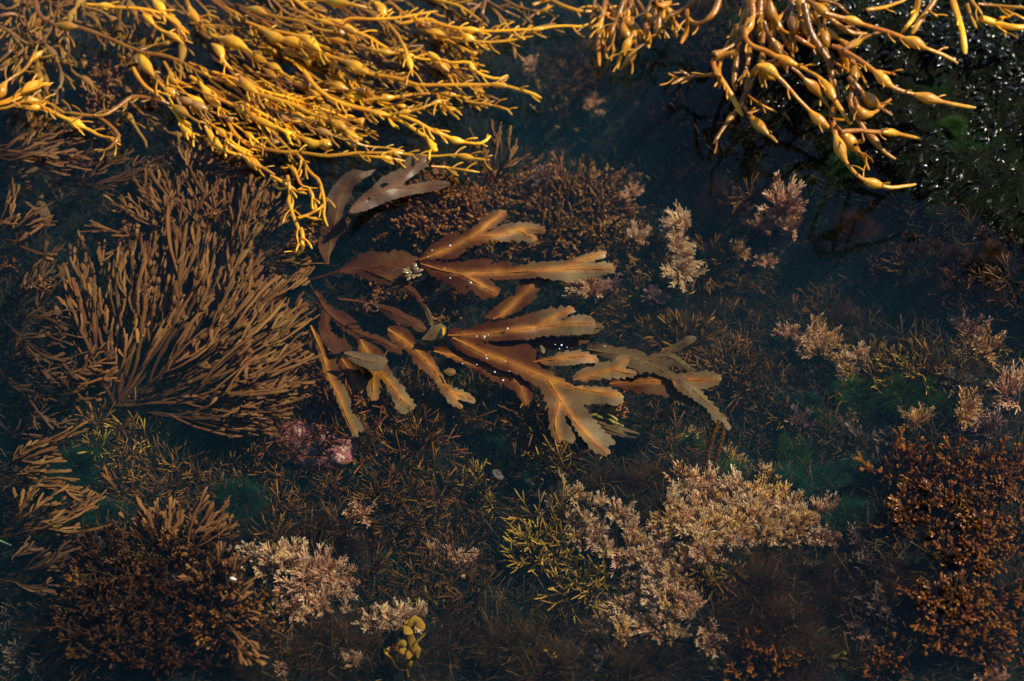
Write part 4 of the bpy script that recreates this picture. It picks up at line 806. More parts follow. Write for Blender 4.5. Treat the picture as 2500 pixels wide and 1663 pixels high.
def place(name, cat, proto, loc, rotz, sc, label, group=None, tilt=(0, 0), part='sprig'):
    """a copy of one of the models, with copies of its parts (they share mesh data)"""
    root, kids = proto; r = root.copy(); r.name = name; COL.objects.link(r)
    r.location = loc; r.rotation_euler = (tilt[0], tilt[1], rotz); r.scale = (sc, sc, sc)
    tag(r, label, cat, group)
    for me in kids:
        c = bpy.data.objects.new(part, me); COL.objects.link(c); c.parent = r
    return r
rs = np.random.RandomState(5)
for k_, m_ in (('c', M_cor), ('p', M_cor_p), ('d', M_cor_d), ('g', M_cor_g), ('m', M_cor_m)): coral_proto(k_, m_, rs)

CR = np.random.RandomState(17)
def corals(kind, pts, label, group=None, up=0.0, size=58, tilt=0.35):
    for i, p in enumerate(pts):
        x, y = p[0], p[1]; s_ = (p[2] if len(p) > 2 else 1.0) * size
        q = on_floor(x, y + s_ * 0.25, up); k = kind if isinstance(kind, str) and len(kind) == 1 else kind[i % len(kind)]
        place('coralline_tuft', 'coralline seaweed', PROTO[k][CR.randint(3)], tuple(q), CR.uniform(0, 6.28), s_ * MPP(x, y, -0.06) * CR.uniform(0.9, 1.15), label, group, (CR.normal(0.15, tilt * 0.7), CR.normal(0.25, tilt * 0.7)))
# single tufts, each told apart
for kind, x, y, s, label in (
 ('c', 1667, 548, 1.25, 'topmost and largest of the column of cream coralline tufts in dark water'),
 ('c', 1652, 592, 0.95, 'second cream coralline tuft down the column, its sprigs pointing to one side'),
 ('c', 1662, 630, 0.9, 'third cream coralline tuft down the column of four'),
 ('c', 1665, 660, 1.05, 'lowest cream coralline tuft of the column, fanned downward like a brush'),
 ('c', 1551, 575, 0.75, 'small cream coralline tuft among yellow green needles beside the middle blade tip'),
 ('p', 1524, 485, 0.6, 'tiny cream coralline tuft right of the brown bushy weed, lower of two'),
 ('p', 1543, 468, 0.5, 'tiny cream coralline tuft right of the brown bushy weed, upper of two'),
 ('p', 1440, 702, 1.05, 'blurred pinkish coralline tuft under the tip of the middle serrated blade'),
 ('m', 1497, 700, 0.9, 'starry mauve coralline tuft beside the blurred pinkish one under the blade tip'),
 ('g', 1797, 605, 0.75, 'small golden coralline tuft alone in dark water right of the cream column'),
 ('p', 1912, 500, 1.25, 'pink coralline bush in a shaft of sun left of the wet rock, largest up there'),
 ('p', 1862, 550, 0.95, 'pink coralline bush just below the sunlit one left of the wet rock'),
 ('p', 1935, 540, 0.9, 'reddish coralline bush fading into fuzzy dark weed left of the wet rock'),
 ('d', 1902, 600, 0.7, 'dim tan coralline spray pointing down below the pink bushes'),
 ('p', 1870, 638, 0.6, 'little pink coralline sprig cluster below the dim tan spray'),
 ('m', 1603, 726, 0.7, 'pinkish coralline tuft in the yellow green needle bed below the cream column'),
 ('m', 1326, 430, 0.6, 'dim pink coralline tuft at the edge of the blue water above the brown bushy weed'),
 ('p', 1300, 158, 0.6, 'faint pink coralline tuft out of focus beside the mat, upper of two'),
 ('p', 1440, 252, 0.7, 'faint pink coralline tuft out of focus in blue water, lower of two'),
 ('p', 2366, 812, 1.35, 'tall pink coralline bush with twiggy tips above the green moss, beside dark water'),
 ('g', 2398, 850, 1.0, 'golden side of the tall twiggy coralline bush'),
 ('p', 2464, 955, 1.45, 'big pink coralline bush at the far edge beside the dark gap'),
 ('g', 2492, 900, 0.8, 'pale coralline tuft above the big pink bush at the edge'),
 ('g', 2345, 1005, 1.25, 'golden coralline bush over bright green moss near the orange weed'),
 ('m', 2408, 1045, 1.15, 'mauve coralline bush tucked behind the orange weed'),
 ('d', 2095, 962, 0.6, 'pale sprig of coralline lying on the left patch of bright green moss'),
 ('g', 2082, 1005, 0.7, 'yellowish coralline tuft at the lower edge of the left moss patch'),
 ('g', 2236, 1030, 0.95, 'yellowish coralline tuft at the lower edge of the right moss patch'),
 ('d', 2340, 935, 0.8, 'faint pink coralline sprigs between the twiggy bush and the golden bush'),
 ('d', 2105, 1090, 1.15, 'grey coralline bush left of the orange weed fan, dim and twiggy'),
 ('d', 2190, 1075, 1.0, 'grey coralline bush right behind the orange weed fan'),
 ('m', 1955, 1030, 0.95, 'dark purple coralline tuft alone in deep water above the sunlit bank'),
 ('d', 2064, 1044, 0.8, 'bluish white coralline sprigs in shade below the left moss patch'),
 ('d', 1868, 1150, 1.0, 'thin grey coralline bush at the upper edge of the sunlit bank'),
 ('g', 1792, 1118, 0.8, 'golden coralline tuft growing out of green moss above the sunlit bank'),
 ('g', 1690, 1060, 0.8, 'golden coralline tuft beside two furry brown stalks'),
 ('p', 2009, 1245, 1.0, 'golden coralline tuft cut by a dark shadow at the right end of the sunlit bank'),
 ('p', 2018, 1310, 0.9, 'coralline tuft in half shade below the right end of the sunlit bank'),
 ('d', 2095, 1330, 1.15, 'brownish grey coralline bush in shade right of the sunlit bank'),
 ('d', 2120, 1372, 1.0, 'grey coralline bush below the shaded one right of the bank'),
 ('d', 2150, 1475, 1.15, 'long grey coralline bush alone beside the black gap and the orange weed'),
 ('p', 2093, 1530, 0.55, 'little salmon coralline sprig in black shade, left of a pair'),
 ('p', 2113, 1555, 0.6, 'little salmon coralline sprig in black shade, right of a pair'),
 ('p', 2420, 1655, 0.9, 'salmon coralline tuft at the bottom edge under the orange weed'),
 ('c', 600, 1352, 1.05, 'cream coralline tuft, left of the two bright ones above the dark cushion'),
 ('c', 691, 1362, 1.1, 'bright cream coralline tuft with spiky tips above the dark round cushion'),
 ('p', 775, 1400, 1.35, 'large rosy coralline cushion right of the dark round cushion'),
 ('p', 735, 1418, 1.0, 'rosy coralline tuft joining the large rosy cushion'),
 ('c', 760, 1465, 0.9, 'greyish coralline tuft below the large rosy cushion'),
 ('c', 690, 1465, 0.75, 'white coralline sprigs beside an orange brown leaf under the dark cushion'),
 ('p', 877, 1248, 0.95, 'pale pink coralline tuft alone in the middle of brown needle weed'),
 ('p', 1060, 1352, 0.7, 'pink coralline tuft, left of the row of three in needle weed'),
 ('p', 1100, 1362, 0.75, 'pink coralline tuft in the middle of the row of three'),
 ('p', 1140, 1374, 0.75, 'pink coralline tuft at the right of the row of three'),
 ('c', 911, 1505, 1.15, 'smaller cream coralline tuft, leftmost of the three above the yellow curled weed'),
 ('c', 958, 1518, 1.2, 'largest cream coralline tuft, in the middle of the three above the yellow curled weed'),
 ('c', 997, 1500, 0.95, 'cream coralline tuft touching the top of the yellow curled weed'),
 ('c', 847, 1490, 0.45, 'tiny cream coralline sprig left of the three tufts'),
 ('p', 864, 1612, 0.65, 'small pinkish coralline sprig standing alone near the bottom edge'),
 ('p', 826, 1160, 0.4, 'thin pink coralline sprig below the pink rock'),
 ('c', 1207, 1125, 0.6, 'small white coralline sprig just above the snail shell'),
 ('p', 1358, 1098, 0.75, 'pale coralline strands beneath the largest serrated plant'),
 ('d', 236, 1330, 0.9, 'grey coralline tuft at the upper left of the big brown bush'),
 ('d', 25, 1495, 1.0, 'grey coralline tuft at the photo edge near the bottom corner'),
 ('d', 58, 1600, 1.1, 'grey coralline tuft in the bottom corner, upright'),
 ('d', 110, 1640, 0.8, 'grey coralline tuft in the bottom corner beside the upright one'),
 ('p', 687, 1630, 0.4, 'tiny pale coralline sprig at the bottom edge left of the yellow curled weed'),
 ('d', 1752, 1622, 0.8, 'dim grey coralline sprig at the bottom edge left of the orange tuft'),
 ('d', 1477, 1605, 0.8, 'faint grey coralline tuft alone in black weed near the bottom edge'),
 ('m', 2200, 1640, 0.5, 'reddish coralline sprig in black shade at the bottom edge'),
):
    corals(kind, [(x, y, s * (1.02 if y < 740 else 1.08))], label, up=0.03 if y < 740 else 0.0)
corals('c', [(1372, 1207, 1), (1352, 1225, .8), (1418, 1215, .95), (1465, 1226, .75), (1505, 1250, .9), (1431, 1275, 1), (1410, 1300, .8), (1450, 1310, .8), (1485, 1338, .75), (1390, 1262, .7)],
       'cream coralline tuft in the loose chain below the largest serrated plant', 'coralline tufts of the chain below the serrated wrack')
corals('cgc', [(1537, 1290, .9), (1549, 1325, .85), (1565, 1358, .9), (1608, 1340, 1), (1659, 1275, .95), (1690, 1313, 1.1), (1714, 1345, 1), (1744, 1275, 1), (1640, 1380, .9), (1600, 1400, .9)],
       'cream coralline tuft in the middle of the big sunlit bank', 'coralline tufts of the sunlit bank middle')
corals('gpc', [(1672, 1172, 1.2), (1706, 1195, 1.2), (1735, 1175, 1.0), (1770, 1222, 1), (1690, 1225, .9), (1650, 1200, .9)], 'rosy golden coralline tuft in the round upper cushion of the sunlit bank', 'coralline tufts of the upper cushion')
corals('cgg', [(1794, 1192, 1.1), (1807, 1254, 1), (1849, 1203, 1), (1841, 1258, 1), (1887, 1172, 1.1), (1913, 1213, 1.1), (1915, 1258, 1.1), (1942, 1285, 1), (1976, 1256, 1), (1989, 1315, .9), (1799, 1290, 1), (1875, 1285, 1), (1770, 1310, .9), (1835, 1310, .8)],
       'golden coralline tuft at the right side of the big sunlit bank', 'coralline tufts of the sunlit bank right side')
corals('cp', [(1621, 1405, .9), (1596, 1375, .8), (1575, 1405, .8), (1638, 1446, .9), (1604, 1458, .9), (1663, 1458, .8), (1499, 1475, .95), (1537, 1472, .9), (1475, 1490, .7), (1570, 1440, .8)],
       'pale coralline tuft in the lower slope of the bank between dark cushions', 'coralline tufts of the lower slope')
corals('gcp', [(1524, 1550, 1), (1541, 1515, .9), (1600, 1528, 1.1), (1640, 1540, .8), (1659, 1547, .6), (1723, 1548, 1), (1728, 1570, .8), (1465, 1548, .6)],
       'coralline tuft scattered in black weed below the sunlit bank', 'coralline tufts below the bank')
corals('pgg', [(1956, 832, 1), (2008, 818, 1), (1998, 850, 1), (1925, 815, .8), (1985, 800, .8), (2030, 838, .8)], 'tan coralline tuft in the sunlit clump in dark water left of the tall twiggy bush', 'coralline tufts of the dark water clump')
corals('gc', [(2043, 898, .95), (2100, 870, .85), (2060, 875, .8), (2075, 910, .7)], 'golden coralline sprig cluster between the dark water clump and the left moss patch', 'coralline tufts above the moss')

# ------------------------------------------------------------------ needle weed tufts
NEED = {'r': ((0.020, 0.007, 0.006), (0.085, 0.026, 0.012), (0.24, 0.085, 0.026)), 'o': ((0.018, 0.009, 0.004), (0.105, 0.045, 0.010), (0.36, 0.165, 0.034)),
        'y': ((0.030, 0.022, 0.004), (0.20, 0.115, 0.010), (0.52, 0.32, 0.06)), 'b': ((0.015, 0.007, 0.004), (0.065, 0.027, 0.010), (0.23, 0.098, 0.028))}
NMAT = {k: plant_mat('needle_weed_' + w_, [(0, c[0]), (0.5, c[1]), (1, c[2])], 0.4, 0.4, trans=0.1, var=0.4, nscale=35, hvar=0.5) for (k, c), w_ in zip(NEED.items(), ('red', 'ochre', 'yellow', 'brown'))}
NPROTO = {}
rs = np.random.RandomState(9)
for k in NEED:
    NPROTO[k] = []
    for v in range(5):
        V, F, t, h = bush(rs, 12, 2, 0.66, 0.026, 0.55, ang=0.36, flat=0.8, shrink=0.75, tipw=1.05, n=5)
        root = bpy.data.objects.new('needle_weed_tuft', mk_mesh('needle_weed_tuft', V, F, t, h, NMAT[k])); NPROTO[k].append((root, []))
NEEDLE_JOBS = []
def needles(kind, pts, label, size=70, lean=(0, 0), jit=0.5, group='auto', up=0.0):
    g = ('needle weed: ' + label) if group == 'auto' and len(pts) > 1 else None
    for i, p in enumerate(pts):
        x, y = p[0], p[1]; s_ = (p[2] if len(p) > 2 else 1.0) * size * CR.uniform(0.6, 1.3)
        NEEDLE_JOBS.append((s_ + (40 if len(pts) < 8 else 0) - (60 if size < 61 and len(pts) > 20 else 0), NPROTO[kind[i % len(kind)]][CR.randint(5)], tuple(on_floor(x, y, up)), CR.uniform(0, 6.28), s_ * MPP(x, y, -0.06), label, g, (lean[0] + CR.normal(0, jit), lean[1] + CR.normal(0, jit)), kind[i % len(kind)]))
def grow_needles(most=285):
    """the tufts that show largest are objects of their own, the rest one mass of needle weed"""
    from mathutils import Euler
    jobs = sorted(NEEDLE_JOBS, key=lambda q: -q[0])
    for _s, pr, loc, rz, sc, label, g, tl, _k in jobs[:most]:
        place('needle_weed_tuft', 'needle seaweed', pr, loc, rz, sc, label, g, tl)
    parts, mi = [], []; keys = list(NEED)
    for _s, pr, loc, rz, sc, label, g, tl, k in jobs[most:]:
        me = pr[0].data; nv, nf = len(me.vertices), len(me.polygons)
        v = np.empty(nv * 3, np.float32); me.vertices.foreach_get('co', v); f = np.empty(nf * 4, np.int32); me.loops.foreach_get('vertex_index', f)
        t = np.empty(nv, np.float32); h = np.empty(nv, np.float32); me.attributes['t'].data.foreach_get('value', t); me.attributes['h'].data.foreach_get('value', h)
        Rm = np.array(Euler((tl[0], tl[1], rz)).to_matrix())
        parts.append((v.reshape(-1, 3) @ Rm.T * sc + np.array(loc), f.reshape(-1, 4), t, h)); mi.append(np.full(nf, keys.index(k), np.int32))
    V, F, t, h = join(parts); me = mk_mesh('needle_weed_carpet', V, F, t, h)
    for k in keys: me.materials.append(NMAT[k])
    me.polygons.foreach_set('material_index', np.concatenate(mi))
    tag(link('needle_weed_carpet', me), 'carpet of small brown needle weed filling the dim bed', 'needle seaweed', kind='stuff')
def scatter(x0, y0, x1, y1, n, seed, s=(0.8, 1.15), slope=0.0):
    r_ = np.random.RandomState(seed); nx = max(1, int(round(math.sqrt(n * (x1 - x0) / (y1 - y0))))); ny = max(1, int(math.ceil(n / nx))); out = []
    for j in range(ny):
        for i in range(nx):
            out.append((x0 + (i + r_.uniform(0.1, 0.9)) * (x1 - x0) / nx, y0 + (j + r_.uniform(0.1, 0.9)) * (y1 - y0) / ny + slope * i / nx, r_.uniform(*s)))
    return out[:n + 4]
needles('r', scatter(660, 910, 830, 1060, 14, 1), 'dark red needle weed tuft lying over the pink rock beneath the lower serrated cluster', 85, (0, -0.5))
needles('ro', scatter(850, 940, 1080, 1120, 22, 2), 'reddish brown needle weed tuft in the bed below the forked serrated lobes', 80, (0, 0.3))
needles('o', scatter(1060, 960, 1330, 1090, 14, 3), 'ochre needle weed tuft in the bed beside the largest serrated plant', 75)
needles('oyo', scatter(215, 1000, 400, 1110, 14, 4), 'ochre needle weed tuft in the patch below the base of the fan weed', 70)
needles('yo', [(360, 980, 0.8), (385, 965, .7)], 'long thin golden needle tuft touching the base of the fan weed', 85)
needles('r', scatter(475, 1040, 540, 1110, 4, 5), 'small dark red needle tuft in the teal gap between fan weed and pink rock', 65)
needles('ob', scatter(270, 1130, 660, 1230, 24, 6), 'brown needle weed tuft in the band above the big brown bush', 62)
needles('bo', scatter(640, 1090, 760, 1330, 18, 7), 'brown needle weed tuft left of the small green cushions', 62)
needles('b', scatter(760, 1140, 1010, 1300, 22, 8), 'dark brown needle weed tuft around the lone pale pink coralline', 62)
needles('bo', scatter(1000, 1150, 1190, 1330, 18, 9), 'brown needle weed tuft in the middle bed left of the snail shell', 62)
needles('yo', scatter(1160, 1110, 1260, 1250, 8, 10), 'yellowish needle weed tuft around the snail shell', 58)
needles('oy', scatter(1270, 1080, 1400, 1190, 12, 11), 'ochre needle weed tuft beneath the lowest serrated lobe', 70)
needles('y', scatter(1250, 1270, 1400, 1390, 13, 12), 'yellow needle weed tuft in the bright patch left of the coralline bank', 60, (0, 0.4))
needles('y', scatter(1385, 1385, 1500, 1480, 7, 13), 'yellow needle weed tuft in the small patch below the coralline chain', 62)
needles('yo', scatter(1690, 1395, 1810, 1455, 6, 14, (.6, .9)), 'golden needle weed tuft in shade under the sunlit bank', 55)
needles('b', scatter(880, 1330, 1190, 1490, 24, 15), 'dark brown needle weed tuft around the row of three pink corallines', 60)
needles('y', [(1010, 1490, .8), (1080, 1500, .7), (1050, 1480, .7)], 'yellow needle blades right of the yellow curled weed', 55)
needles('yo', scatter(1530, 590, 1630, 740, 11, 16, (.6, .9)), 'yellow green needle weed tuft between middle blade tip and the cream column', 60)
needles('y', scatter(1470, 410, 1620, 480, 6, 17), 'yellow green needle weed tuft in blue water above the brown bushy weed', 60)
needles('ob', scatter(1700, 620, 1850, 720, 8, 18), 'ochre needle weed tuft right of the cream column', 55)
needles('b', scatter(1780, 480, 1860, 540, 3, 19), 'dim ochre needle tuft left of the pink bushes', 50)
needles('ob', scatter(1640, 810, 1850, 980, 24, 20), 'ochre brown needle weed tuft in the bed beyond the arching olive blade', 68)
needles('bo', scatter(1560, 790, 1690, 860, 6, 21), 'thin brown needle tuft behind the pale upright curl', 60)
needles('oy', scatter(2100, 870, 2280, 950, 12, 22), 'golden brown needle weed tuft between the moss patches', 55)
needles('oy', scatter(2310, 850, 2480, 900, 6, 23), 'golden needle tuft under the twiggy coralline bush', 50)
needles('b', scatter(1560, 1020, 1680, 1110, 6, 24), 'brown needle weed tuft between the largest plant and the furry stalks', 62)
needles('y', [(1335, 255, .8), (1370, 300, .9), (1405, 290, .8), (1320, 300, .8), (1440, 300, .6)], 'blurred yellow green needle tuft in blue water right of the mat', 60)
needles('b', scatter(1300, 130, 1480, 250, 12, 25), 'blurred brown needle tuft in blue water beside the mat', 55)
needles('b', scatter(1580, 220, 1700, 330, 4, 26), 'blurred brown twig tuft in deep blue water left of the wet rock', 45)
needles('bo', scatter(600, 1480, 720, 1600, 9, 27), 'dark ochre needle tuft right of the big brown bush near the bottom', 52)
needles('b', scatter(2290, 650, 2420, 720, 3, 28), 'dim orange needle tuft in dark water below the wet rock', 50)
# ------------------------------------------------------------------ forked bushes, bladder weed, fuzzy cushions
M_or = plant_mat('orange_weed', [(0.0, (0.010, 0.004, 0.002)), (0.6, (0.050, 0.017, 0.004)), (0.8, (0.14, 0.046, 0.008)), (1.0, (0.27, 0.092, 0.015))], 0.22, 0.6, trans=0.15, var=0.5, nscale=25, hvar=0.6)
M_bb = plant_mat('brown_bush', [(0.0, (0.010, 0.005, 0.003)), (0.6, (0.022, 0.009, 0.004)), (1.0, (0.072, 0.030, 0.010))], 0.4, 0.4, trans=0.12, var=0.5, nscale=14, hvar=0.55)
M_bw = plant_mat('brown_bushy_weed', [(0.0, (0.035, 0.015, 0.007)), (0.5, (0.13, 0.056, 0.019)), (1.0, (0.27, 0.122, 0.042))], 0.45, 0.4, trans=0.15, var=0.35, nscale=35, hvar=0.45)
rs = np.random.RandomState(31)
def protos(name, mat, n, **kw):
    out = []
    for _ in range(n):
        V, F, t, h = bush(rs, **kw); out.append((bpy.data.objects.new(name, mk_mesh(name, V, F, t, h, mat)), []))
    return out
P_or = protos('forked_weed_tuft', M_or, 3, stems=7, depth=4, ln=0.40, rad=0.055, lean=1.0, ang=0.40, flat=0.4)
P_bb = protos('forked_weed_tuft', M_bb, 3, stems=8, depth=4, ln=0.40, rad=0.050, lean=0.9, ang=0.42, flat=0.5)
P_bw = protos('bushy_weed_tuft', M_bw, 3, stems=8, depth=4, ln=0.42, rad=0.048, lean=0.85, ang=0.30, flat=0.4)
def put(name, cat, pr, pts, label, size, group=None, tilt=(0.0, 0.0), jit=0.3, up=0.0, zfix=None):
    for p in pts:
        x, y = p[0], p[1]; s_ = (p[2] if len(p) > 2 else 1.0) * size
        q = on_floor(x, y, up) if zfix is None else P(x, y, zfix)
        place(name, cat, pr[CR.randint(len(pr))], tuple(q), CR.uniform(0, 6.28), s_ * MPP(x, y, -0.05) * CR.uniform(0.9, 1.12), label, group, (tilt[0] + CR.normal(0, jit), tilt[1] + CR.normal(0, jit)))
put('forked_weed_tuft', 'orange seaweed', P_or, scatter(2200, 1130, 2520, 1330, 22, 41) + scatter(2290, 1330, 2520, 1640, 24, 42) + scatter(2240, 1430, 2320, 1600, 4, 43), 'orange brown forked weed tuft in the dark glistening bed at the corner', 74, 'orange forked weed of the corner bed')
put('forked_weed_tuft', 'orange seaweed', P_or, [(2165, 1175, 1.5)], 'orange fan of flat fingers at the front end of the corner weed bed', 80, tilt=(-0.2, -0.4), jit=0.05)
put('forked_weed_tuft', 'orange seaweed', P_or, [(2190, 1280, .9)], 'orange weed sprig with long fingers pointing at the sunlit bank', 80, tilt=(0, -0.9), jit=0.05)
put('forked_weed_tuft', 'orange seaweed', P_or, scatter(1790, 1610, 1930, 1670, 5, 44), 'bright orange weed tuft blurred at the bottom edge', 72, 'orange tufts at the bottom edge')
put('forked_weed_tuft', 'orange seaweed', P_or, [(2150, 1640, 1.0)], 'blurred orange weed plume at the bottom edge below the grey bush', 80, jit=0.1)
put('forked_weed_tuft', 'brown seaweed', P_bb, scatter(180, 1330, 560, 1650, 34, 45), 'dark brown forked weed tuft in the big bush near the bottom corner', 78, 'brown forked weed of the big bush')
put('forked_weed_tuft', 'brown seaweed', P_bw, scatter(330, 1300, 540, 1340, 4, 46) + scatter(520, 1370, 570, 1560, 3, 47), 'sunlit brown forked weed tuft on the rim of the big bush', 78, 'sunlit rim of the big bush', tilt=(-0.3, 0.2))
put('forked_weed_tuft', 'brown seaweed', P_or, [(640, 1500, .8), (545, 1560, .9)], 'orange brown leafy sprig at the side of the big bush', 80, 'orange sprigs beside the big bush')
put('bushy_weed_tuft', 'brown seaweed', P_bw, scatter(1300, 450, 1530, 620, 26, 48, slope=30), 'brown bushy weed tuft in the patch right of the upper serrated blades', 76, 'brown bushy weed patch', tilt=(-0.2, 0.35))
put('bushy_weed_tuft', 'brown seaweed', P_bw, [(1330, 420, .8), (1370, 440, .8), (1430, 460, .7)], 'brown bushy weed tuft with upright fingers at the top of the patch', 64, 'upright bushy weed')
put('bushy_weed_tuft', 'brown seaweed', P_bw, scatter(1430, 620, 1500, 660, 3, 49), 'brown bushy weed tuft beside the middle serrated blade tip', 56, 'bushy weed by the blade tip')

# small weed with shiny pods
M_pod = plant_mat('pod_weed', [(0.0, (0.035, 0.015, 0.007)), (0.6, (0.14, 0.056, 0.018)), (1.0, (0.28, 0.115, 0.034))], 0.16, 0.7, trans=0.12, var=0.4, nscale=50, hvar=0.6)
def podweed(rs_):
    V, F, t, h = bush(rs_, 6, 3, 0.42, 0.026, 0.85, ang=0.5, flat=0.8)
    tips = V.reshape(-1, 25, 3)[:, -5:, :].mean(1) if len(V) % 25 == 0 else V[::40]
    m = tips[:, 2] > 0.25; tips = tips[m]; K = 6; u = np.linspace(-1, 1, K)
    d = rs_.normal(0, 1, (len(tips), 3)); d[:, 2] = np.abs(d[:, 2]) + 0.5; d /= np.linalg.norm(d, axis=1, keepdims=True); L = rs_.uniform(0.06, 0.16, len(tips))
    Q = tips[:, None, :] + d[:, None, :] * (u[None, :, None] * L[:, None, None])
    R = np.sqrt(np.clip(1 - u * u, 0.02, 1))[None, :] * rs_.uniform(0.035, 0.085, len(tips))[:, None]
    return join([(V, F, t, h), tubes(Q, R, n=6, t=np.full((len(tips), K), 0.9), h=rs_.rand(len(tips)))])
P_pod = []
for _ in range(3):
    V, F, t, h = podweed(rs); P_pod.append((bpy.data.objects.new('pod_weed_tuft', mk_mesh('pod_weed_tuft', V, F, t, h, M_pod)), []))
put('pod_weed_tuft', 'pod seaweed', P_pod, scatter(930, 500, 1190, 600, 13, 51) + scatter(1000, 450, 1250, 520, 9, 52), 'brown pod weed tuft with shiny beads between the curled frond and the upper serrated blade', 60, 'pod weed below the curled frond', up=0.006)
put('pod_weed_tuft', 'pod seaweed', P_pod, scatter(1200, 580, 1330, 640, 6, 53), 'brown pod weed tuft showing between the two upper serrated blades', 52, 'pod weed between the upper blades', up=0.0)
put('pod_weed_tuft', 'pod seaweed', P_pod, scatter(890, 695, 1120, 790, 14, 54), 'brown pod weed tuft in the dark hollow under the upper frond', 52, 'pod weed in the hollow', up=0.0)
put('pod_weed_tuft', 'pod seaweed', P_pod, scatter(790, 560, 950, 620, 5, 55), 'dim pod weed tuft in dark water beside the dark red blade', 46, 'pod weed in dark water', up=0.0)
put('pod_weed_tuft', 'pod seaweed', P_pod, scatter(1255, 460, 1320, 500, 4, 56), 'pod weed tuft with round grape like beads at the brown bushy patch', 56, 'grape like pod weed')
put('pod_weed_tuft', 'pod seaweed', P_pod, scatter(230, 150, 400, 330, 9, 57), 'dark red pod weed tuft in the gap between egg wrack strands', 56, 'dark pod weed under egg wrack', zfix=-0.035)
put('pod_weed_tuft', 'pod seaweed', P_pod, [(2290, 1230, .8), (2350, 1265, .8), (2440, 1200, .8), (2340, 1310, .8), (2365, 1370, .9), (2480, 1290, .8), (2420, 1210, .7)], 'wet orange pod weed tuft breaking the surface in the corner weed bed', 52, 'pods breaking the surface in the corner bed', zfix=-0.014)
put('pod_weed_tuft', 'pod seaweed', P_pod, [(400, 1320, .8), (340, 1390, .7), (455, 1350, .7), (175, 1420, .7), (30, 655, .7), (108, 710, .7), (520, 540, .7)], 'wet pod weed tip glinting at the water surface above brown weed', 44, 'glinting pod weed tips', zfix=-0.012)
put('pod_weed_tuft', 'pod seaweed', P_pod, [(720, 440, .8), (760, 560, .9), (745, 600, .7)], 'reddish tassel of pod weed under the egg wrack droop', 56, 'tassels under the egg wrack droop', zfix=-0.02)

# fuzzy cushions of very fine threads
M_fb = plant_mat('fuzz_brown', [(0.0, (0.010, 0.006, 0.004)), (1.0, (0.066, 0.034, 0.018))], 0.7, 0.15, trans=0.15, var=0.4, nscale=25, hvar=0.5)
M_fr = plant_mat('fuzz_red', [(0.0, (0.010, 0.004, 0.004)), (1.0, (0.042, 0.018, 0.013))], 0.7, 0.15, trans=0.15, var=0.4, nscale=25, hvar=0.5)
M_fg = plant_mat('fuzz_green', [(0.0, (0.004, 0.014, 0.008)), (1.0, (0.042, 0.100, 0.020))], 0.7, 0.15, trans=0.2, var=0.5, nscale=25, hvar=0.5)
M_ft = plant_mat('fuzz_teal', [(0.0, (0.004, 0.011, 0.010)), (1.0, (0.017, 0.062, 0.040))], 0.7, 0.15, trans=0.2, var=0.4, nscale=25, hvar=0.5)
def fuzz_mesh(rs_, N=2600, K=5):
    az = rs_.rand(N) * 2 * math.pi; el = np.arcsin(rs_.uniform(0.02, 1, N)); d = np.stack([np.cos(az) * np.cos(el), np.sin(az) * np.cos(el), np.sin(el)], 1)
    lump = 0.75 + 0.25 * np.sin(az * 3 + rs_.rand() * 6) * np.cos(el * 4 + rs_.rand() * 6)
    L = lump * rs_.uniform(0.55, 1.1, N); u = np.linspace(0.15, 1, K)
    Q = d[:, None, :] * (u[None, :, None] * L[:, None, None]); Q = Q + np.cumsum(rs_.normal(0, 0.055, (N, K, 3)), 1) * u[None, :, None]
    Q[:, :, 2] = Q[:, :, 2] * 0.8
    R = 0.0085 * (1.2 - u)[None, :] * rs_.uniform(0.7, 1.3, N)[:, None]
    return tubes(Q, R, n=3, h=rs_.rand(N))
FZ = [fuzz_mesh(rs) for _ in range(3)]
PF = {k: [(bpy.data.objects.new('fuzzy_weed_cushion', mk_mesh('fuzzy_weed_cushion', V, F, t, h, m)), []) for V, F, t, h in FZ] for k, m in (('b', M_fb), ('r', M_fr), ('g', M_fg), ('t', M_ft))}
def fuzz(kind, pts, label, group=None):
    for x, y, r in pts:
        q = on_floor(x, y + 0.2 * r, 0.006 if kind in 'gt' else -0.004); s_ = r * MPP(x, y, -0.06)
        o = place('fuzzy_weed_cushion', 'fuzzy algae', PF[kind][CR.randint(3)], tuple(q), CR.uniform(0, 6.28), s_, label, group, (CR.normal(0, 0.15), CR.normal(0, 0.15)))
        o.scale = (s_ * CR.uniform(0.9, 1.25), s_ * CR.uniform(0.8, 1.1), s_ * CR.uniform(0.6, 0.9))
